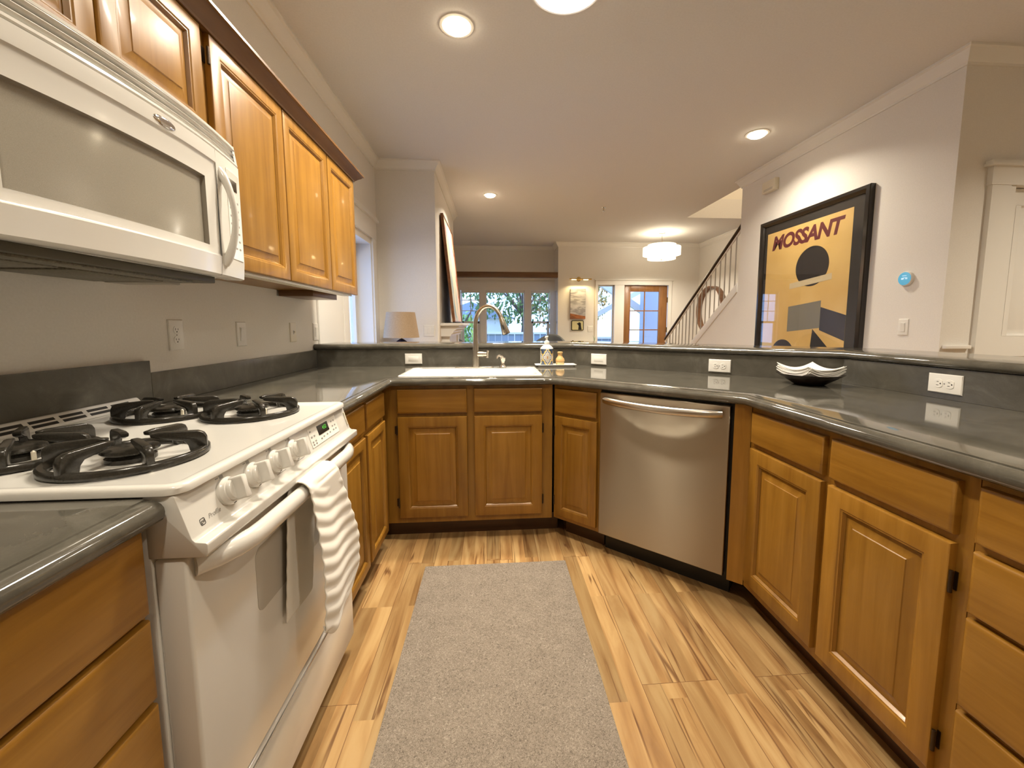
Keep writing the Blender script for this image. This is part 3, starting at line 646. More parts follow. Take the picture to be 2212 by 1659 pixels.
n = len(pts); b2.add([(p[0], p[1], .0004) for p in pts]+[(p[0], p[1], .0004) for p in pin], [(i, (i+1) % n, n+(i+1) % n, n+i) for i in range(n)], m); b2.build('badge', M['ink'], sv, recalc=False)
text('badge_letters', 'ge', .0105, m @ T(0, .0008, .0003), M['ink'], sv, .0001, shear=.15)
text('badge_word', 'Profile', .0125, m @ T(.031, .0015, .0003), M['ink2'], sv, .0001, shear=.3)
b = MB(); b.box(.007, .012, -.024, .022, .0, .004, slope(u1-.022, 0), .0015); b.build('vent_notch', M['cream'], sv)
# oven door
od = MB().box(u0+.003, u1-.003, .268, .802, .655, .708, FL, .006, 3).build('oven_door', M['white'], sv)
b = MB(); pts = [(p[0], p[1]) for p in rrect(.878, 1.262, .560, .708, .022)]
b.prism(pts, .7078, .7088, FL); b.build('window', M['ovenglass'], od)
h = []
for i in range(25):
    s = i/24; u = .708+(1.418-.708)*s; e = min(1, min(s, 1-s)/.16); h.append((u, .782+.012*(1-(2*s-1)**2)*0, .708+.048*sin(e*pi/2)**.8))
MB().tube(h, .0165, 16, FL, flat=1.25, ref=(0, 1, 0)).build('handle', M['white'], od)
dr = MB().box(u0+.003, u1-.003, .062, .258, .655, .706, FL, .005, 3).build('drawer', M['white'], sv)
MB().box(u0+.004, u1-.004, .2575, .2635, .66, .700, FL).build('drawer_seal', M['grey'], dr)
MB().tube([(u0+.01, .247, .7065), (u1-.01, .247, .7065)], .0035, 8, FL).build('pull_lip', M['chrome'], dr)
# towel over the oven handle
def towel():
    L = []; rnd = random.Random(5)
    hz, hw = .784, .754
    for k in range(150):
        s = k/149
        if s < .30: q = s/.30; L.append((hw-.024-.006*(1-q), .47+(hz-.47+.004)*q))
        elif s < .42: a = pi*(1-(s-.30)/.12); L.append((hw+.0225*cos(a), hz+.004+.0255*sin(a)))
        else: q = (s-.42)/.58; L.append((hw+.0235+.030*sin(q*pi*.5)*1-.02*q*q, hz+.004-(hz-.395)*q))
    vs = []; fs = []; nu = 40
    for k, (w_, z) in enumerate(L):
        s = k/149
        for i in range(nu+1):
            f = i/nu
            if s < .36: q = s/.36; a, b_ = .965+.03*q, 1.10+.055*q
            else: q = (s-.36)/.64; a, b_ = .992-.005*q, 1.150+.115*min(1, q*1.5)+.02*q
            u = a+(b_-a)*f
            rip = .0019*sin(150*(z*1.0+.07*f)+1.3*sin(5*f)+.9*sin(3*f+9*z)) if s > .40 or s < .28 else .001*sin(60*u)
            fold = .010*sin(f*5.0+1.0)*min(1, abs(s-.36)*3)
            ww = w_+(rip+fold)*(1 if s > .36 else -.25)
            if s > .42: ww = max(ww, .757+.0235)
            zz = z+(.03*(f-.5)**2*4-.012*sin(f*9) if s > .97 else 0)-(.035*sin(f*pi)*((s-.36)/.64)**3 if s > .36 else 0)
            vs.append((u, zz, ww))
    for k in range(149):
        for i in range(nu): a = k*(nu+1)+i; fs.append((a, a+1, a+nu+2, a+nu+1))
    o = MB().add(vs, fs, FL).build('dish_towel', M['towel'], None, 180)
    md = o.modifiers.new('thick', 'SOLIDIFY'); md.thickness = .004; md.offset = 1
    sb = o.modifiers.new('smooth', 'SUBSURF'); sb.levels = 1; sb.render_levels = 1
    tag(o, 'white ribbed dish towel hanging over the stove handle', 'towel')
towel()

# ------------------------------------------------------------------ microwave
mw = thing('microwave', 'white over-the-range microwave with wide window and bowed handle', 'microwave', (.2, 1.066, 1.345))
MB().box(u0+.002, u1-.002, 1.352, 1.772, .004, .372, FL, .002).build('body', M['white'], mw)
UD = 1.290
def bow(u): s = (u-u0)/(u1-u0); return .405+.040*(1-(2*s-1)**2)
def bowgrid(cols, prof, mbx=None):      # prof: (z, offset outwards); cols: u values
    vs = []; fs = []; k = len(prof)
    for u in cols: vs += [(u, z, bow(u)+d) for z, d in prof]
    for i in range(len(cols)-1):
        for j in range(k-1): a = i*k+j; fs.append((a, a+1, a+k+1, a+k))
    return (mbx or MB()).add(vs, fs, FL)
cols = [u0+.002+(UD-u0-.002)*i/30 for i in range(31)]
b = bowgrid(cols, [(1.352, -.08), (1.347, -.06), (1.345, -.012), (1.349, -.004), (1.396, .000), (1.400, .0005), (1.403, -.002), (1.407, -.004), (1.425, -.004)])
bowgrid(cols, [(1.612, -.004), (1.660, -.004), (1.664, -.003), (1.668, .0005), (1.674, .001), (1.704, .000), (1.706, -.004), (1.706, -.08)], b)
wl, wr = .765, 1.238
for a, c_ in ((u0+.002, wl), (wr, UD)):
    cc = [a+(c_-a)*i/8 for i in range(9)]; bowgrid(cc, [(1.425, -.004), (1.612, -.004)], b)
for u in (cols[0], UD): b.add([(u, 1.347, bow(u)-.004), (u, 1.347, .372), (u, 1.705, .372), (u, 1.705, bow(u)-.002)], [(0, 1, 2, 3)], FL)
md_ = b.build('door', M['white'], mw, 30)
cc = [wl+(wr-wl)*i/24 for i in range(25)]
b = bowgrid(cc, [(1.425, -.004), (1.427, -.014), (1.429, -.0145)]); bowgrid(cc, [(1.608, -.0145), (1.610, -.014), (1.612, -.004)], b)
for u, s in ((wl, 1), (wr, -1)): b.add([(u, 1.425, bow(u)-.004), (u, 1.612, bow(u)-.004), (u+s*.002, 1.610, bow(u)-.0145), (u+s*.002, 1.427, bow(u)-.0145)], [(0, 1, 2, 3)], FL)
b.build('window_surround', M['grey'], md_)
bowgrid(cc, [(1.4285, -.0145), (1.6085, -.0145)]).build('window', M['micglass'], md_)
h = [(1.314, 1.655-.272*s, bow(1.314)-.006+.040*sin(pi*s)**.7) for s in [i/20 for i in range(21)]]
MB().tube(h, [.0085+.005*abs(2*i/20-1)**2 for i in range(21)], 14, FL, flat=1.0, ref=(1, 0, 0)).build('handle', M['white'], md_)
m = Matrix(((0, 0, 1, bow(1.09)+.001), (1, 0, 0, 1.09), (0, 1, 0, 1.683), (0, 0, 0, 1)))
eb = MB().ellip((0, 0, 0), (.034, .0115, .004), m).build('emblem', M['chrome'], md_)
# control side
cols2 = [UD+.002+(u1-UD-.004)*i/8 for i in range(9)]
b = bowgrid(cols2, [(1.352, -.08), (1.347, -.06), (1.345, -.012), (1.349, -.004), (1.396, 0), (1.400, 0), (1.704, 0), (1.706, -.004), (1.706, -.08)])
for u in (cols2[0], cols2[-1]): b.add([(u, 1.347, bow(u)-.006), (u, 1.347, .372), (u, 1.705, .372), (u, 1.705, bow(u))], [(0, 1, 2, 3)], FL)
cp = b.build('control_panel', M['white'], mw, 30)
a_ = math.atan2(bow(1.43)-bow(1.31), .12)
mc = FL @ T(1.388, 1.55, bow(1.388)) @ Matrix.Rotation(-a_, 4, 'Y')
MB().rings((-.040, .046, -.145, .125), [(0, -.001), (0, .0014), (.002, .0014), (.003, .0008)], mc).build('keypad', M['whitep'], cp)
MB().box(-.024, .026, .068, .100, .0006, .0018, mc).build('display', M['lcd'], cp)
for r in range(7):
    for c_ in range(3): MB().box(-.022+c_*.024-.006, -.022+c_*.024+.006, .035-r*.024-.003, .035-r*.024+.003, .0006, .0012, mc).build('button', M['ink2'], cp)
# vent grille with louvres
cv = [u0+.002+(u1-u0-.004)*i/36 for i in range(37)]
b = bowgrid(cv, [(1.707, -.03), (1.707, -.004), (1.710, -.001), (1.716, -.002), (1.716, -.012), (1.722, -.030)])
for z in (1.7245, 1.7395, 1.7545): bowgrid(cv, [(z-.003, -.032), (z, -.010), (z+.0045, -.0065), (z+.0075, -.009), (z+.009, -.030)], b)
bowgrid(cv, [(1.764, -.030), (1.764, -.010), (1.770, -.010), (1.772, -.013), (1.772, -.05)], b)
b.add([(u1-.002, 1.706, bow(u1)-.002), (u1-.002, 1.772, bow(u1)-.012), (u1-.002, 1.772, .36), (u1-.002, 1.706, .36)], [(0, 1, 2, 3)], FL)
b.add([(u1-.014, 1.708, bow(u1)-.001), (u1-.014, 1.772, bow(u1)-.0095), (u1-.002, 1.772, bow(u1)-.0095), (u1-.002, 1.708, bow(u1)-.001)], [(0, 1, 2, 3)], FL)
b.build('vent_grille', M['white'], mw, 30)
bowgrid(cv, [(1.708, -.034), (1.772, -.036)]).build('vent_recess', M['grey'], mw)
# underside
un = MB().box(u0+.03, u1-.05, 1.332, 1.352, .03, .34, FL, .003).build('underside', M['olive'], mw)
for a, c_ in ((.74, 1.00), (1.03, 1.29)): MB().box(a, c_, 1.3255, 1.3325, .07, .26, FL, .001).build('grease_filter', M['filter'], un)
MB().box(1.31, 1.385, 1.325, 1.3325, .08, .24, FL, .002).build('lamp_cover', M['grey'], un)
MB().box(.72, 1.32, 1.3265, 1.3325, .275, .322, FL, .001).build('filter_strip', M['filter'], un)

# ------------------------------------------------------------------ sink, faucet, things on the counter
sk = thing('kitchen_sink', 'white drop-in kitchen sink let into the grey counter', 'sink', (1.1, 2.48, .914))
b = MB(); loops = []
for x0, x1, y0, y1, r, z in ((.700, 1.508, 2.252, 2.712, .03, .9145), (.701, 1.507, 2.253, 2.711, .03, .919), (.706, 1.502, 2.258, 2.706, .028, .922), (.735, 1.473, 2.286, 2.600, .045, .921), (.742, 1.466, 2.292, 2.594, .045, .914), (.755, 1.452, 2.304, 2.582, .05, .74), (.80, 1.41, 2.34, 2.55, .05, .730)):
    loops.append([(p[0], p[1], z) for p in rrect(x0, x1, y0, y1, r)])
n = len(loops[0]); vs = [p for l in loops for p in l]; fs = []
for k in range(len(loops)-1):
    for i in range(n): fs.append((k*n+i, k*n+(i+1) % n, (k+1)*n+(i+1) % n, (k+1)*n+i))
fs.append(tuple((len(loops)-1)*n+i for i in range(n))); b.add(vs, fs).build('basin', M['sink'], sk, 45)
MB().lathe([(.045, 0), (.045, .003), (.03, .004), (.028, .001)], T(1.1, 2.45, .7305), 24).build('drain', M['nickel'], sk)
fx, fy, fz = 1.116, 2.655, .922
fa = thing('faucet', 'tall brushed nickel gooseneck faucet behind the sink', 'faucet', (fx, fy, fz))
pl = MB(); pts = rrect(fx-.135, fx+.115, fy-.028, fy+.028, .027); pl.prism(pts, fz, fz+.006, bev=.002); pl.build('base_plate', M['nickel'], fa)
d = Vector((.93, -.36, 0)).normalized(); pts = []; R = []
for i in range(14): s = i/13; pts.append((fx, fy, fz+.004+s*.27)); R.append(.027-.0125*min(1, s*1.25))
c0 = Vector((fx, fy, fz+.275)); rad = .092
for i in range(1, 25):
    a = pi-(pi*.88)*i/24; p = c0+d*(rad+rad*cos(a))+Vector((0, 0, 1))*(rad*1.33*sin(a)); pts.append(tuple(p)); R.append(.0142)
MB().tube(pts, R, 18).build('spout', M['nickel'], fa)
e0 = Vector(pts[-1]); t_ = (Vector(pts[-1])-Vector(pts[-2])).normalized()
hd = [e0-t_*.002, e0+t_*.004, e0+t_*.02, e0+t_*.10, e0+t_*.105]
sh = MB().tube(hd, [.0146, .0165, .0172, .026, .024], 18).build('spray_head', M['nickel'], fa)
MB().tube([e0+t_*.0995, e0+t_*.1065], [.0205, .0200], 18).build('nozzle', M['black'], sh)
MB().tube([e0+t_*.048+d*-.006+Vector((0, -.021, 0)), e0+t_*.076+Vector((-.006, -.0235, 0))], [.0045, .0045], 8).build('button', M['black'], sh)
hb = [Vector((fx, fy, fz+.088))+Vector((1, -.25, 0)).normalized()*q for q in (0, .05, .052, .075)]
MB().tube(hb, [.019, .017, .0145, .0145], 16).build('valve', M['nickel'], fa)
lv = [Vector((fx+.073, fy-.018, fz+.066)), Vector((fx+.075, fy-.02, fz+.10)), Vector((fx+.080, fy-.022, fz+.112))]
MB().tube(lv, [.011, .0095, .008], 12).build('lever', M['nickel'], fa)
sx, sy = 1.292, 2.655
sd = thing('soap_dispenser', 'small nickel soap dispenser built in beside the faucet', 'soap dispenser', (sx, sy, fz))
MB().lathe([(.024, 0), (.024, .004), (.017, .010), (.013, .022), (.012, .036), (.018, .048), (.0195, .060), (.017, .064), (.002, .065)], T(sx, sy, fz), 22).build('collar', M['nickel'], sd)
MB().tube([(sx+.004, sy, fz+.058), (sx-.010, sy-.006, fz+.072), (sx-.022, sy-.012, fz+.079), (sx-.034, sy-.018, fz+.074), (sx-.040, sy-.021, fz+.060)], [.009, .0085, .0075, .0065, .005], 12).build('nozzle', M['nickel'], sd)
# tray with painted bottle and dish brush
ty = 2.775
tr = MB(); TR = rrect(1.515, 1.800, ty-.052, ty+.052, .012)
tr.prism(rrect(1.535, 1.780, ty-.036, ty+.036, .01), .9142, .921); lo = [(p[0], p[1]) for p in TR]
vs = []; fs = []; n = len(TR)
for ins, z in ((.014, .919), (0, .927), (.0005, .9295), (.003, .930), (.012, .925)): vs += [(p[0], p[1], z) for p in rrect(1.515+ins, 1.800-ins, ty-.052+ins, ty+.052-ins, .012)]
for k in range(4):
    for i in range(n): fs.append((k*n+i, k*n+(i+1) % n, (k+1)*n+(i+1) % n, (k+1)*n+i))
fs.append(tuple(range(n))[::-1]); fs.append(tuple(4*n+i for i in range(n))); tr.add(vs, fs)
tag(tr.build('soap_tray', M['sink'], ang=30), 'white rectangular tray on the counter behind the sink', 'tray')
def tilemat():      # painted ceramic: quatrefoil outlines in blue, yellow corners, orange sprig
    m = mat('painted_ceramic', rough=.12, coat=.3); t = nd(m, 'ShaderNodeTexCoord'); sp = nd(m, 'ShaderNodeSeparateXYZ'); lk(m, t, 'Object', sp, 0)
    def mth(op, a, b=None):
        n = nd(m, 'ShaderNodeMath', operation=op)
        for i, q in enumerate((a, b)):
            if q is None: continue
            if isinstance(q, (int, float)): n.inputs[i].default_value = q
            else: m.node_tree.links.new(q, n.inputs[i])
        return n.outputs[0]
    ang = mth('ARCTAN2', sp.outputs['X'], mth('MULTIPLY', sp.outputs['Y'], -1)); u = mth('MULTIPLY', mth('WRAP', mth('DIVIDE', ang, 2*pi/4), .5), 1)
    m.node_tree.nodes[-1]
    fr = mth('ABSOLUTE', mth('SUBTRACT', mth('FRACT', mth('ADD', mth('DIVIDE', ang, pi*.5), 10.5)), .5))     # 0 at a motif centre .. .5
    z = mth('ABSOLUTE', mth('DIVIDE', mth('SUBTRACT', sp.outputs['Z'], .053), .052))
    dd = mth('ADD', mth('MULTIPLY', fr, 2.1), z); wav = mth('MULTIPLY', mth('SINE', mth('MULTIPLY', mth('SUBTRACT', mth('MULTIPLY', fr, 2.1), z), 9.0)), .07); dd = mth('ADD', dd, wav)
    r = ramp(m, [(.0, (.80, .35, .05)), (.10, (.80, .35, .05)), (.13, (.85, .84, .78)), (.30, (.85, .84, .78)), (.32, (.85, .55, .15)), (.36, (.85, .84, .78)), (.58, (.85, .84, .78)), (.60, (.03, .06, .20)), (.68, (.03, .06, .20)), (.70, (.85, .84, .78)), (.80, (.86, .84, .78)), (.82, (.85, .60, .03)), (.92, (.86, .60, .03)), (.94, (.04, .07, .15))])
    lk2 = m.node_tree.links.new; sc = mth('DIVIDE', dd, 1.45); lk2(sc, r.inputs[0])
    top = mth('GREATER_THAN', sp.outputs['Z'], .1105); mx = nd(m, 'ShaderNodeMixRGB'); mx.inputs[2].default_value = (.80, .78, .70, 1); lk2(top, mx.inputs[0]); lk2(r.outputs[0], mx.inputs[1]); lk2(mx.outputs[0], BS(m).inputs['Base Color'])
    return m
bx, by, bz = 1.598, ty, .9258
bt = thing('soap_bottle', 'ceramic soap bottle with blue and yellow painted pattern and white pump', 'soap bottle', (bx, by, bz))
MB().lathe([(.043, 0), (.045, .003), (.045, .108), (.0455, .111), (.044, .116), (.030, .130), (.018, .139), (.015, .141)], T(bx, by, bz), 40).build('body', tilemat(), bt)
pu = MB().lathe([(.0165, .140), (.0175, .142), (.0175, .156), (.014, .162), (.008, .168), (.0065, .172), (.0065, .186), (.0105, .190), (.0105, .197), (.008, .199), (.001, .199)], T(bx, by, bz), 24)
pu.tube([(bx, by, bz+.194), (bx-.012, by-.030, bz+.192), (bx-.014, by-.038, bz+.186)], [.006, .005, .004], 10); pu.build('pump', M['whitep'], bt)
kx = 1.692
br = thing('dish_brush', 'small round wooden dish brush standing on the white tray', 'brush', (kx, ty+.005, bz))
BW = wood('beech', (.60, .36, .13), (.66, .41, .16), (.70, .45, .19), (30, 30, 3), rough=.5)
MB().lathe([(.022, .016), (.030, .020), (.032, .028), (.028, .042), (.018, .054), (.0145, .064), (.016, .074), (.0195, .082), (.019, .087), (.014, .089), (.001, .0895)], T(kx, ty+.005, bz), 28).build('handle', BW, br)
MB().lathe([(.026, .0), (.029, .004), (.029, .017), (.024, .019)], T(kx, ty+.005, bz), 28).build('bristles', mat('pale_bristle', (.66, .52, .26), .9), br)
# leaf shaped dark dish with napkins
nx_, ny_ = 2.735, 1.815
nb = thing('napkin_dish', 'dark brown dish holding white napkins on the right counter', 'dish', (nx_, ny_, .914))
DK = mat('dark_lacquer', (.018, .010, .007), .18, coat=.4)
def dish(rs, sq, m_=T(nx_, ny_, .9141)):
    n = 48; vs = []; fs = []
    for r, z in rs:
        for i in range(n):
            a = 2*pi*i/n; k = 1/((abs(cos(a))**sq+abs(sin(a))**sq)**(1/sq)); vs.append((r*k*cos(a), r*k*sin(a), z+.10*max(0, r-.06)*(k-1)*2.4))
    for q in range(len(rs)-1):
        for i in range(n): fs.append((q*n+i, q*n+(i+1) % n, (q+1)*n+(i+1) % n, (q+1)*n+i))
    fs.append(tuple(range(n))[::-1]); fs.append(tuple((len(rs)-1)*n+i for i in range(n)))
    return MB().add(vs, fs, m_ @ Matrix.Rotation(radians(6), 4, 'Z'))
dish([(.050, 0), (.056, .002), (.072, .014), (.096, .030), (.118, .046), (.122, .050), (.117, .050), (.092, .035), (.055, .022), (.001, .020)], 3.2).build('bowl', DK, nb, 50)
def napkins():
    b = MB(); n = 16
    for k in range(9):
        rr = .090+.0012*((k*5) % 7); m = T(nx_, ny_, .9141) @ Matrix.Rotation(radians(5+((k*7) % 11-5)*.8), 4, 'Z'); top = []; bot = []; vs = []; fs = []
        for lay in (0, 1):
            for j in range(n+1):
                for i in range(n+1):
                    x = (2*i/n-1)*rr; y = (2*j/n-1)*rr; d_ = (x*x+y*y)**.5; q = abs(x*y)/(rr*rr)
                    z = .036+.0040*k+.0041*lay+(d_/.1)**2*.003+q*q*.020+.0022*sin(31*x+1.3*k)*sin(17*y+.8*k)
                    vs.append((x, y, z))
        N = (n+1)**2
        for j in range(n):
            for i in range(n): a = j*(n+1)+i; fs += [(a, a+n+1, a+n+2, a+1), (N+a, N+a+1, N+a+n+2, N+a+n+1)]
        for i in range(n):
            for a, c_ in ((i, i+1), ((n*(n+1))+i+1, n*(n+1)+i), ((i+1)*(n+1), i*(n+1)), (i*(n+1)+n, (i+1)*(n+1)+n)): fs.append((a, c_, N+c_, N+a))
        b.add(vs, fs, m)
    o = tag(b.build('paper_napkins', M['napkin'], None, 50), 'pile of white paper napkins in the dark dish on the right counter', 'napkins'); o['kind'] = 'stuff'
M['napkin'] = mat('white_paper', (.84, .82, .76), .9)
napkins()
# rug
rg = MB().box(.885, 1.586, -.6, 1.932, .0005, .0085, bev=.003)
tag(rg.build('rug_runner', M['rug']), 'grey brown felt runner rug on the plank floor between the cabinets', 'rug')

# ------------------------------------------------------------------ outlets, switches
def plate(M_, u, z, horiz, kind, label, w=0.0, name='wall_outlet', cat='outlet', W_=.073, H_=.118, material=None):
    p = M_ @ Vector((u, z, w)); t = thing(name, label, cat, p)
    m = M_ @ T(u, z, w) @ (Matrix.Rotation(pi/2, 4, 'Z') if horiz else I4); pm = material or M['whitep']
    MB().rings((-W_/2, W_/2, -H_/2, H_/2), [(0, 0), (0, .003), (.003, .0058), (.005, .0062)], m, base=True).build('plate', pm, t, 20)
    def seg(x0, x1, y0, y1, z0=.006, z1=.0068, mm='slot', nm='slot', par=t): MB().box(x0, x1, y0, y1, z0, z1, m).build(nm, M[mm], par)
    if kind == 'duplex':
        for s in (-1, 1):
            c_ = s*.0195; q = MB(); pts = [(.0172*cos(2*pi*i/28), c_+max(-.0142, min(.0142, .0172*sin(2*pi*i/28)))) for i in range(28)]
            q.prism(pts, .006, .0078, m, .0006, 1); r = q.build('receptacle', pm, t)
            seg(-.0078, -.0058, c_-.001, c_+.0068, .0076, .0081, par=r); seg(.0052, .0072, c_-.001, c_+.0058, .0076, .0081, par=r)
            MB().lathe([(.0026, .0076), (.0026, .0081)], m @ T(-.0004, c_-.0072, 0), 12).build('ground_hole', M['slot'], r)
        MB().lathe([(.0030, .006), (.0025, .0072)], m, 12).build('screw', M['ink2'], t)
    elif kind == 'gfci' or kind == 'rocker':
        r = MB().box(-.0165, .0165, -.033, .033, .0055, .0085, m, .001, 1).build('rocker' if kind == 'rocker' else 'receptacle', pm, t)
        if kind == 'rocker': MB().add([(-.0135, -.028, .0086), (.0135, -.028, .0086), (.0135, .028, .0118), (-.0135, .028, .0118), (-.0135, .028, .0086), (.0135, .028, .0086)], [(0, 1, 2, 3), (3, 2, 5, 4), (0, 3, 4), (1, 5, 2)], m).build('paddle', pm, r)
        else:
            for y in (-.018, .018): seg(-.007, -.005, y-.004, y+.004, .0084, .0088, par=r); seg(.005, .007, y-.004, y+.004, .0084, .0088, par=r)
    elif kind == 'toggle':
        seg(-.005, .005, -.011, .011, .0062, .0066, 'ink2', 'slot'); MB().tube([(0, 0, .005), (0, .004, .016)], [.0042, .0035], 8, m).build('toggle', pm, t)
    elif kind == 'blank': MB().rings((-.017, .017, -.034, .034), [(0, .0061), (0, .0068), (.0008, .0072)], m, base=False).build('insert', pm, t)
    elif kind == 'three':
        for k in (-1, 0, 1): MB().box(k*.043-.0135 if W_ > .11 else k*.02-.008, k*.043+.0135 if W_ > .11 else k*.02+.008, -.033, .033, .0055, .0095, m, .001, 1).build('paddle', pm, t)
    return t
plate(FL, 1.672, 1.161, False, 'duplex', 'white duplex outlet on the left wall nearest the stove')
plate(FL, 2.084, 1.156, False, 'rocker', 'white rocker switch on the left wall, second from the stove', name='wall_switch', cat='switch')
plate(FL, 2.60, 1.156, False, 'toggle', 'cream toggle switch on the left wall, third from the stove', name='wall_switch', cat='switch', material=M['cream'])
plate(FL, 2.918, 1.154, False, 'rocker', 'white switch plate on the left wall close to the bar end', name='wall_switch', cat='switch')
BWL = frame((0, P1.y+DEP-.018, 0), (1, 0)); BWD = FD @ T(0, 0, -(DEP-.018)); BWR = frame((2.235+DEP-.018, 0, 0), (0, -1))
plate(BWL, .672, .965, True, 'blank', 'white horizontal cover plate on the backsplash left of the faucet', name='cover_plate', cat='cover plate')
plate(BWD, -.085, .963, True, 'blank', 'white horizontal cover plate on the backsplash right of the soap tray', name='cover_plate', cat='cover plate')
plate(BWD, .687, .963, True, 'duplex', 'white horizontal duplex outlet on the backsplash above the dishwasher')
plate(BWR, -1.403, .973, True, 'duplex', 'white horizontal duplex outlet on the backsplash right of the napkin dish')
FC = frame((0, 4.545, 0), (1, 0))
plate(FC, .527, 1.14, False, 'three', 'white triple rocker switch on the wall beside the beige lamp', name='wall_switch', cat='switch', W_=.118, H_=.125)
FP = frame((4.23, 0, 0), (0, -1))
plate(FP, -2.770, 1.18, False, 'rocker', 'white rocker switch under the thermostat on the poster wall', name='wall_switch', cat='switch')
plate(FE, 3.306, 1.12, False, 'three', 'white switch plate between the dog picture and the sidelight', name='wall_switch', cat='switch', W_=.112, H_=.125)

# ------------------------------------------------------------------ things on the poster wall
ps = thing('framed_poster', 'large black framed gold poster with maroon lettering on the right wall', 'poster', (4.20, 3.74, .62))
pu0, pu1, pz0, pz1 = -4.40, -3.085, .62, 2.302
MB().rings((pu0, pu1, pz0, pz1), [(0, 0), (0, .040), (.004, .046), (.030, .050), (.050, .034), (.056, .026), (.058, .018)], FP, cap=False, base=True).build('frame', mat('black_lacquer_frame', (.014, .011, .009), .22, coat=.3), ps, 25)
MB().box(pu0+.05, pu1-.05, pz0+.05, pz1-.05, .012, .019, FP).build('mat_board', mat('black_mat', (.010, .009, .008), .8), ps)
gu0, gu1, gz0_, gz1_ = -4.30, -3.245, .76, 2.168
GOLD = noisemat('gold_paper', [(.35, (.66, .43, .13)), (.65, (.74, .51, .18))], ns=3, rough=.6)
MB().box(gu0, gu1, gz0_, gz1_, .0192, .0200, FP).build('print', GOLD, ps)
MAR = mat('maroon_ink', (.13, .018, .022), .6); BKI = mat('black_ink', (.018, .015, .013), .6); GRI = mat('grey_ink', (.20, .19, .15), .6); NVI = mat('blue_black_ink', (.022, .022, .035), .6); CRI = mat('cream_ink', (.62, .52, .32), .6)
text('lettering', 'MOSSANT', .2, FP @ T(-3.77, 2.052, .0204), MAR, ps, .0002, shear=.22, bold=.008, space=.95, fit=(.90, .150))
def shape(nm, pts, m, lay): MB().prism(pts, .0201+.0003*lay, .0203+.0003*lay, FP).build(nm, m, ps)
def ell(cx, cz, rx, rz, rot=0, a0=0, a1=360, n=40):
    r_ = radians(rot); out = []
    for i in range(n+(a1-a0 < 360)):
        a = radians(a0+(a1-a0)*i/n); x, y = rx*cos(a), rz*sin(a); out.append((cx+x*cos(r_)-y*sin(r_), cz+x*sin(r_)+y*cos(r_)))
    return out
shape('dark_disc', ell(-3.66, 1.745, .20, .185), BKI, 1)          # plain geometric stand-in shapes
shape('pale_stripe', [(-3.93, 1.555), (-3.42, 1.60), (-3.42, 1.655), (-3.93, 1.61)], CRI, 2)
shape('grey_block', [(-3.93, 1.13), (-3.52, 1.17), (-3.52, 1.42), (-3.93, 1.38)], GRI, 1)
shape('dark_bar', [(-3.52, 1.36), (-3.245, 1.28), (-3.245, 1.06), (-3.52, 1.15)], NVI, 1)
shape('dark_triangle', [(-3.60, 1.16), (-3.36, .95), (-3.62, .93)], BKI, 2)
shape('dark_arc', ell(-3.98, .90, .16, .15, 0, 0, 180), NVI, 1)
MB().box(pu0+.054, pu1-.054, pz0+.054, pz1-.054, .0216, .0236, FP).build('glazing', M['pglass'], ps)
m = FP @ T(-2.774, 1.53, 0)
th = thing('thermostat', 'round white thermostat with blue screen on the poster wall', 'thermostat', (4.23, 2.774, 1.53))
MB().lathe([(.052, 0), (.053, .010), (.050, .020), (.048, .022)], m, 36).build('ring', M['whitep'], th)
MB().lathe([(.0465, .020), (.0465, .0235), (.040, .0245), (.001, .0247)], m, 36).build('screen', mat('blue_screen', (.05, .3, .5), .2, emit=(.16, .46, .66), estr=.42), th)
LT = mat('pale_screen_text', (.8, .9, 1), .4, emit=(.75, .9, 1), estr=.7)
text('reading', '68°70', .019, m @ T(0, 0, .0252), LT, th, .0001); text('caption', 'HEATING', .0075, m @ T(0, .020, .0252), LT, th, .0001)
ch = thing('door_chime', 'cream door chime box high on the wall above the poster', 'door chime', (4.23, 4.31, 2.67))
MB().box(-4.40, -4.20, 2.615, 2.735, .0, .052, FP, .005).build('cover', M['cream'], ch)
for z in (2.632, 2.64, 2.648): MB().box(-4.37, -4.23, z, z+.003, .0515, .0525, FP).build('slot', M['ink2'], ch)

# ------------------------------------------------------------------ stairs
KX = (4.36, 5.66)
stp = thing('staircase', 'white staircase rising behind the knee wall toward the camera', 'staircase', (5.0, 7.2, 0))
TRD = M['woodd']
for i in range(16):
    y1 = 7.15-i*.255; z = (i+1)*.178; yb = max(3.25, y1-.285)
    if y1-.26 < 3.2: break
    MB().box(4.362, 5.655, yb, y1+.02, z-.03, z).build('tread', TRD, stp)
    MB().box(4.362, 5.655, y1-.015, y1, z-.178, z-.03).build('riser', M['trim'], stp)
hr = thing('stair_railing', 'dark stair handrail with thin grey balusters on the knee wall', 'railing', (4.29, 7.0, .2))
RS = (2.402-.973)/(4.925-6.999)
def rz(y): return .973+(y-6.999)*RS
def kz(y): return 1.705+(y-4.866)*(1.705-.933)/(4.866-5.996)
MB().tube([(4.29, 7.03, rz(7.03)), (4.29, 4.845, rz(4.845))], .024, 12, flat=1.2).build('handrail', M['bronze'], hr)
MB().tube([(4.29, 7.03, rz(7.03)-.045), (4.29, 4.845, rz(4.845)-.045)], .013, 8).build('sub_rail', M['trim'], hr)
for i in range(19):
    y = 6.96-i*.115; MB().tube([(4.29, y, kz(y)+.0), (4.29, y, rz(y)-.035)], .0085, 8).build('baluster', M['pewter'], hr)
nw = MB().box(4.245, 4.335, 7.0, 7.09, 0, .86, bev=.006).build('newel_post', M['trim'], hr)
hp = thing('wall_hoop', 'large brown wooden hoop hanging on the stair wall behind the balusters', 'wall decor', (5.6, 7.93, 1.52))
b = MB(); n = 64; vs = []; fs = []; FW = frame((5.66, 0, 0), (0, -1))
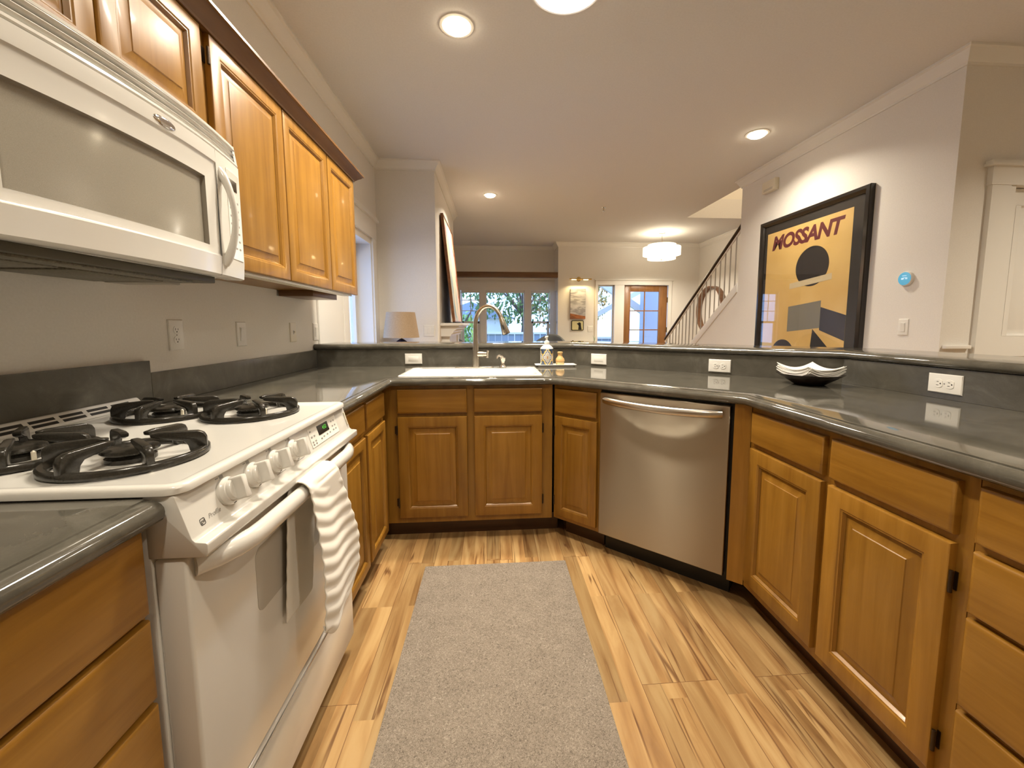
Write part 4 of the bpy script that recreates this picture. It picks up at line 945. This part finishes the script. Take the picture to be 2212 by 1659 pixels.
for i in range(n):
    a = 2*pi*i/n
    for r, w_ in ((.475, .002), (.475, .12), (.455, .12), (.455, .002)): vs.append((-7.93+r*cos(a), 1.50+r*sin(a), w_))
for i in range(n):
    for j in range(4): fs.append((i*4+j, i*4+(j+1) % 4, ((i+1) % n)*4+(j+1) % 4, ((i+1) % n)*4+j))
b.add(vs, fs, FW).build('band', wood('hoop_wood', (.12, .05, .02), (.17, .075, .03), (.22, .10, .04), (3, 3, 20)), hp)

# ------------------------------------------------------------------ chimney side: lamp, mantel, painting
tb = thing('side_table', 'light wooden side table under the beige lamp behind the bar', 'table', (.30, 4.25, 0))
PINE = wood('pale_pine', (.42, .25, .11), (.48, .30, .14), (.53, .34, .17), (3, 3, 20))
MB().box(.06, .56, 4.02, 4.48, .70, .735, bev=.004).build('tabletop', PINE, tb)
for x in (.09, .53):
    for y in (4.05, 4.45): MB().box(x-.02, x+.02, y-.02, y+.02, 0, .70, bev=.003).build('leg', PINE, tb)
lx, ly = .298, 4.22
lp = thing('table_lamp', 'table lamp with beige linen shade and dark blue base beyond the bar', 'lamp', (lx, ly, .735))
MB().lathe([(.09, 0), (.092, .02), (.075, .03), (.08, .08), (.085, .18), (.078, .25), (.055, .30), (.02, .325), (.012, .33)], T(lx, ly, .735), 32).build('base', M['navy'], lp)
MB().lathe([(.008, .325), (.008, .40)], T(lx, ly, .735), 12).build('stem', M['brass'], lp)
MB().lathe([(.178, 1.075), (.140, 1.331), (.137, 1.331), (.175, 1.075), (.178, 1.075)], T(lx, ly, 0), 44, cap=False).build('shade', M['linen'], lp, recalc=False)
mt = thing('mantel', 'white mantel shelf with stepped mouldings on the side of the chimney', 'mantel', (.62, 5.5, 1.2))
KM = Matrix(((1, 0, 0, 0), (0, 0, 1, 0), (0, 1, 0, 0), (0, 0, 0, 1)))
MB().box(.62, .865, 4.78, 6.30, 1.195, 1.225, bev=.003).build('shelf', M['trim'], mt)
MB().prism([(.62, 1.195), (.83, 1.195), (.83, 1.18), (.80, 1.165), (.80, 1.15), (.765, 1.13), (.765, 1.115), (.735, 1.09), (.735, 1.07), (.62, 1.07)], 4.83, 6.25, KM).build('moulding', M['trim'], mt)
for y in (4.88, 5.98): MB().box(.62, .715, y, y+.22, 0, 1.07, bev=.003).build('pilaster', M['trim'], mt)
MB().box(.62, .70, 5.10, 5.98, .80, 1.07).build('frieze', M['trim'], mt)
MB().box(.62, .64, 5.10, 5.98, .0, .80).build('firebox', M['slot'], mt)
pt = thing('leaning_painting', 'tall abstract painting in a wooden frame leaning on the mantel', 'painting', (.75, 5.4, 1.225))
PA, PB = Vector((.775, 4.92, 1.2395)), Vector((.655, 4.92, 2.50)); upv = (PB-PA).normalized(); rt_ = Vector((0, 1, 0)); nr = upv.cross(rt_) * -1
nr = rt_.cross(upv)
MP = Matrix(((0, upv.x, nr.x, PA.x), (1, upv.y, nr.y, PA.y), (0, upv.z, nr.z, PA.z), (0, 0, 0, 1)))
PL = (PB-PA).length; PW = 1.08
FRW = wood('picture_frame_wood', (.13, .045, .012), (.18, .065, .018), (.22, .085, .025), (3, 3, 20))
MB().rings((0, PW, 0, PL), [(0, -.028), (0, .006), (.012, .006), (.013, -.004)], MP, cap=False, base=True).build('frame', FRW, pt, 25)
def paintmat(name, stops, scale, ns, distort):
    m = mat(name, rough=.55); c = coords(m, scale); n = nd(m, 'ShaderNodeTexNoise'); n.inputs['Scale'].default_value = ns; n.inputs['Detail'].default_value = 2; n.inputs['Distortion'].default_value = distort
    lk(m, c, 0, n, 'Vector'); r = ramp(m, stops); r.color_ramp.interpolation = 'CONSTANT'; lk(m, n, 'Fac', r, 0); lk(m, r, 0, BS(m), 'Base Color'); return m
MB().box(.012, PW-.012, .012, PL-.012, -.02, -.003, MP).build('canvas', paintmat('abstract_canvas', [(0, (.20, .28, .30)), (.40, (.45, .45, .40)), (.48, (.62, .50, .32)), (.54, (.70, .36, .34)), (.62, (.42, .10, .09)), (.68, (.35, .40, .30))], (1, 1.6, .8), 1.5, 1.2), pt)
tag(MB().box(.66, .845, 4.90, 6.02, 1.2255, 1.2355, bev=.002).build('picture_ledge', M['black']), 'thin black strip on the mantel under the leaning painting', 'ledge')

# ------------------------------------------------------------------ far wall
bm_ = MB().box(.0, 2.598, 8.56, 8.72, 2.195, 2.305, bev=.004)
tag(bm_.build('wood_beam', M['woodd']), 'dark wooden beam spanning the window bay', 'beam')
sw_ = thing('canvas_painting', 'tall narrow seascape canvas on the wall left of the entry door', 'painting', (3.02, 8.55, 1.64))
b = MB().box(2.86, 3.185, 1.335, 1.965, 0, .035, FE)
def seamat():
    m = mat('seascape', rough=.7); t = nd(m, 'ShaderNodeTexCoord'); mp = nd(m, 'ShaderNodeMapping'); mp.inputs['Scale'].default_value = (3, 1, 14); lk(m, t, 'Object', mp, 0)
    n = nd(m, 'ShaderNodeTexNoise'); n.inputs['Scale'].default_value = 1.2; n.inputs['Detail'].default_value = 6; n.inputs['Distortion'].default_value = 1; lk(m, mp, 0, n, 'Vector')
    sp = nd(m, 'ShaderNodeSeparateXYZ'); lk(m, t, 'Object', sp, 0); a = nd(m, 'ShaderNodeMath', operation='MULTIPLY_ADD'); a.inputs[1].default_value = .18; lk(m, sp, 'X', a, 0); lk(m, sp, 'Z', a, 2)
    r = ramp(m, [(.0, (.30, .10, .03)), (.13, (.32, .11, .03)), (.15, (.42, .40, .40)), (.66, (.46, .45, .44)), (.70, (.38, .37, .38)), (.98, (.34, .34, .37))]); mr = nd(m, 'ShaderNodeMapRange'); mr.inputs['From Min'].default_value = -.31; mr.inputs['From Max'].default_value = .33
    lk(m, a, 0, mr, 0); lk(m, mr, 0, r, 0); r2_ = ramp(m, [(.42, (.55, .55, .56)), (.50, (1, 1, 1)), (.7, (1.3, 1.3, 1.3))]); lk(m, n, 'Fac', r2_, 0)
    mx = nd(m, 'ShaderNodeMixRGB', blend_type='MULTIPLY'); mx.inputs[0].default_value = .8; lk(m, r, 0, mx, 1); lk(m, r2_, 0, mx, 2); lk(m, mx, 0, BS(m), 'Base Color'); return m
b.build('canvas', seamat(), sw_)
dg = thing('dog_picture', 'small dark framed picture of a black dog under the seascape canvas', 'picture', (3.02, 8.55, 1.195))
MB().prism(rrect(2.885, 3.155, 1.085, 1.305, .03), .0, .022, FE, .004).build('frame', mat('dark_olive_frame', (.05, .045, .02), .4), dg)
MB().prism(rrect(2.903, 3.137, 1.103, 1.287, .02), .0222, .0232, FE).build('print', mat('cream_yellow_paper', (.62, .56, .30), .7), dg)
sil = MB(); sil.prism(ell(3.06, 1.225, .034, .036), .0234, .0238, FE); sil.prism([(3.035, 1.105), (3.045, 1.19), (3.04, 1.22), (3.09, 1.22), (3.10, 1.16), (3.112, 1.105)], .0234, .0238, FE); sil.prism([(3.05, 1.225), (3.04, 1.212), (3.008, 1.222), (3.006, 1.238), (3.04, 1.245)], .0235, .0239, FE); sil.prism(ell(3.078, 1.222, .012, .028, 12), .0236, .0240, FE)
sil.build('dog_silhouette', M['black'], dg)
pc = thing('picture_light', 'brass picture light shining on the seascape canvas', 'picture light', (3.06, 8.57, 2.165))
MB().lathe([(.05, 0), (.05, .010), (.03, .016)], FE @ T(3.04, 2.165, 0), 24).build('wall_plate', M['brass'], pc)
MB().tube([(3.04, 2.165, .012), (3.04, 2.185, .05), (3.04, 2.165, .085)], .007, 10, FE).build('arm', M['brass'], pc)
MB().tube([(2.83, 2.158, .09), (3.29, 2.158, .09)], .014, 14, FE).build('tube_shade', M['brass'], pc)
for a, b_ in ((2.87, 2.965), (3.12, 3.22)): MB().tube([(a, 2.148, .094), (b_, 2.148, .094)], .010, 10, FE).build('lamp', mat('picture_bulb', (1, 1, 1), .4, emit=(1, .78, .36), estr=9), pc)
area('picture_lamp', (3.04, 8.47, 2.13), 11.0*K, .40, (1, .74, .36), pc, (radians(-28), 0, 0), radians(150), 'RECTANGLE', .03)
# console table with a few small things on it
cs = thing('console_table', 'pale console table against the far wall left of the sidelight', 'table', (3.1, 8.4, 0))
MB().box(2.72, 3.42, 8.24, 8.54, .775, .80, bev=.003).build('tabletop', M['trim'], cs)
for x in (2.75, 3.39):
    for y in (8.27, 8.51): MB().box(x-.018, x+.018, y-.018, y+.018, 0, .775).build('leg', M['trim'], cs)
o = MB().lathe([(.022, 0), (.024, .01), (.010, .02), (.010, .06), (.018, .075), (.018, .085), (.001, .086)], T(2.89, 8.38, .80), 16); tag(o.build('candle_holder', M['bronze']), 'small dark candle holder at the left of the console table', 'candle holder')
o = MB().box(3.02, 3.10, 8.36, 8.42, .80, .872, bev=.006); tag(o.build('trinket_box', M['black']), 'small black box in the middle of the console table', 'box')
pp = thing('potted_plant', 'small plant with upright pale leaves on the console table', 'plant', (3.35, 8.38, .80))
MB().lathe([(.028, 0), (.034, .05), (.032, .05), (.028, .01)], T(3.35, 8.38, .80), 18).build('pot', M['whitep'], pp)
LFM = mat('pale_leaf', (.30, .45, .30), .5)
for i, (a, l) in enumerate(((.5, .15), (1.9, .13), (3.3, .16), (4.6, .12))):
    b = MB(); pts = [Vector((3.35, 8.38, .84))+Vector((cos(a)*.05*s*s, sin(a)*.05*s*s, l*s)) for s in (0, .35, .7, 1)]; b.tube(pts, [.004, .011, .009, .001], 6, flat=.25); b.build('leaf', LFM, pp)
# armchairs in the bay
CH = mat('blue_grey_upholstery', (.16, .18, .20), .8)
def armchair(c, ang, label):
    t = thing('armchair', label, 'armchair', (c[0], c[1], 0), 'armchairs in the window bay'); m = T(c[0], c[1], 0) @ Matrix.Rotation(ang, 4, 'Z')
    MB().box(-.30, .30, -.28, .28, .26, .44, m, .05, 4).build('seat', CH, t)
    vs = []; fs = []; n = 24
    for i in range(n+1):
        a = radians(200)*(i/n-.5); top = .76+.26*cos(a*.9)**2
        for r, z in ((.36, .22), (.40, .5), (.42, top-.02), (.39, top), (.36, top-.02), (.32, .45), (.30, .22)): vs.append((r*sin(a), -r*cos(a)+.05, z))
    for i in range(n):
        for j in range(7): fs.append((i*7+j, i*7+(j+1) % 7, (i+1)*7+(j+1) % 7, (i+1)*7+j))
    fs.append(tuple(range(7))); fs.append(tuple(n*7+j for j in range(7))[::-1]); MB().add(vs, fs, m).build('back', CH, t, 60)
    for x in (-.24, .24):
        for y in (-.22, .22): MB().tube([(x, y, .28), (x*1.1, y*1.1, 0)], [.02, .012], 8, m).build('leg', M['bronze'], t)
armchair((.42, 8.0), radians(205), 'blue grey rounded armchair at the left side of the window bay')
armchair((2.30, 8.1), radians(150), 'blue grey rounded armchair at the right side of the window bay')

# ------------------------------------------------------------------ lamps on the ceiling
def can(x, y, label, power, r=.078, seen=True):
    t = thing('recessed_light', label, 'ceiling light', (x, y, ZC))
    MB().lathe([(r+.022, 0), (r+.020, -.004), (r+.004, -.006), (r, -.002), (r, .0)], T(x, y, ZC-.0005), 36, cap=False).build('trim_ring', M['whitep'], t)
    MB().lathe([(r-.001, -.0015), (r*.93, -.014), (r*.75, -.024), (r*.45, -.030), (.002, -.032)], T(x, y, ZC), 32).build('lens', M['lens'], t)
    area('bulb', (x, y, ZC-.037), power*K, r*2, WARM, t, (0, 0, 0), radians(140))
    return t
can(1.035, 2.55, 'bright recessed ceiling light nearest the wall cabinets', 30)
can(3.635, 3.70, 'bright recessed ceiling light in front of the poster wall', 20)
can(1.205, 5.60, 'recessed ceiling light far off in front of the chimney painting', 40, .070)
can(1.035, 1.77, 'recessed ceiling light over the kitchen floor, above the picture', 18)
can(1.035, -.05, 'added recessed fill light behind the camera, outside the picture', 14)  # assumed lamp, added to brighten the near kitchen
can(2.60, .20, 'added recessed fill light above the right counter, outside the picture', 14)  # unseen can added as fill for the right side
can(5.3, .9, 'added recessed fill light in the hall, outside the picture', 45)  # unseen lamp, added to light the hall wall
t = thing('flush_ceiling_light', 'large round white ceiling light at the top edge of the picture', 'ceiling light', (1.62, 2.22, ZC))
MB().lathe([(.195, 0), (.195, -.010), (.186, -.014), (.178, -.012), (.178, 0)], T(1.62, 2.22, ZC-.0005), 48, cap=False).build('trim_ring', M['whitep'], t)
MB().lathe([(.177, -.006), (.165, -.018), (.12, -.032), (.06, -.039), (.002, -.041)], T(1.62, 2.22, ZC), 48).build('diffuser', M['lensw'], t)
area('bulb', (1.62, 2.22, ZC-.05), 25*K, .30, (1, .90, .78), t, (0, 0, 0), radians(150))
pn = thing('pendant_light', 'tiered white drum pendant light near the entry door', 'pendant light', (4.41, 7.6, 2.42))
px_, py_ = 4.41, 7.6
MB().lathe([(.06, 0), (.06, -.012), (.02, -.02)], T(px_, py_, ZC), 24).build('canopy', M['nickel'], pn)
MB().lathe([(.008, 2.68), (.008, 2.91)], T(px_, py_, 0), 10).build('rod', M['nickel'], pn)
MB().lathe([(.255, 2.705), (.255, 2.435)], T(px_, py_, 0), 44, cap=False).build('inner_shade', M['shade_lit'], pn, recalc=False)
MB().lathe([(.342, 2.655), (.342, 2.51)], T(px_, py_, 0), 48, cap=False).build('outer_shade', M['shade_lit'], pn, recalc=False)
MB().lathe([(.25, 2.437), (.001, 2.433)], T(px_, py_, 0), 44, cap=False).build('diffuser', M['shade_lit'], pn, recalc=False)
MB().lathe([(.012, 2.434), (.012, 2.420), (.003, 2.416)], T(px_, py_, 0), 12).build('finial', M['nickel'], pn)
point('bulb', (px_, py_, 2.76), 7*K, .06, WARM, pn); area('bulb', (px_, py_, 2.40), 34*K, .45, WARM, pn, (0, 0, 0), radians(160))
up_ = thing('upstairs_light', 'ceiling lamp of the stairwell, outside the picture', 'ceiling light', (5.0, 4.9, 5.4))
MB().lathe([(.15, 0), (.15, -.04), (.10, -.07), (.002, -.08)], T(5.0, 4.9, 5.4), 28).build('diffuser', M['lens'], up_); area('bulb', (5.0, 4.9, 5.30), 35*K, .3, (1, .76, .48), up_)
sp_ = thing('fire_sprinkler', 'small metal fire sprinkler head on the ceiling', 'sprinkler', (2.867, 6.06, ZC))
MB().lathe([(.035, 0), (.034, -.006), (.012, -.008)], T(2.867, 6.06, ZC), 20).build('escutcheon', M['nickel'], sp_)
MB().lathe([(.009, -.006), (.009, -.05), (.024, -.052), (.024, -.056), (.002, -.058)], T(2.867, 6.06, ZC), 16).build('head', M['nickel'], sp_)
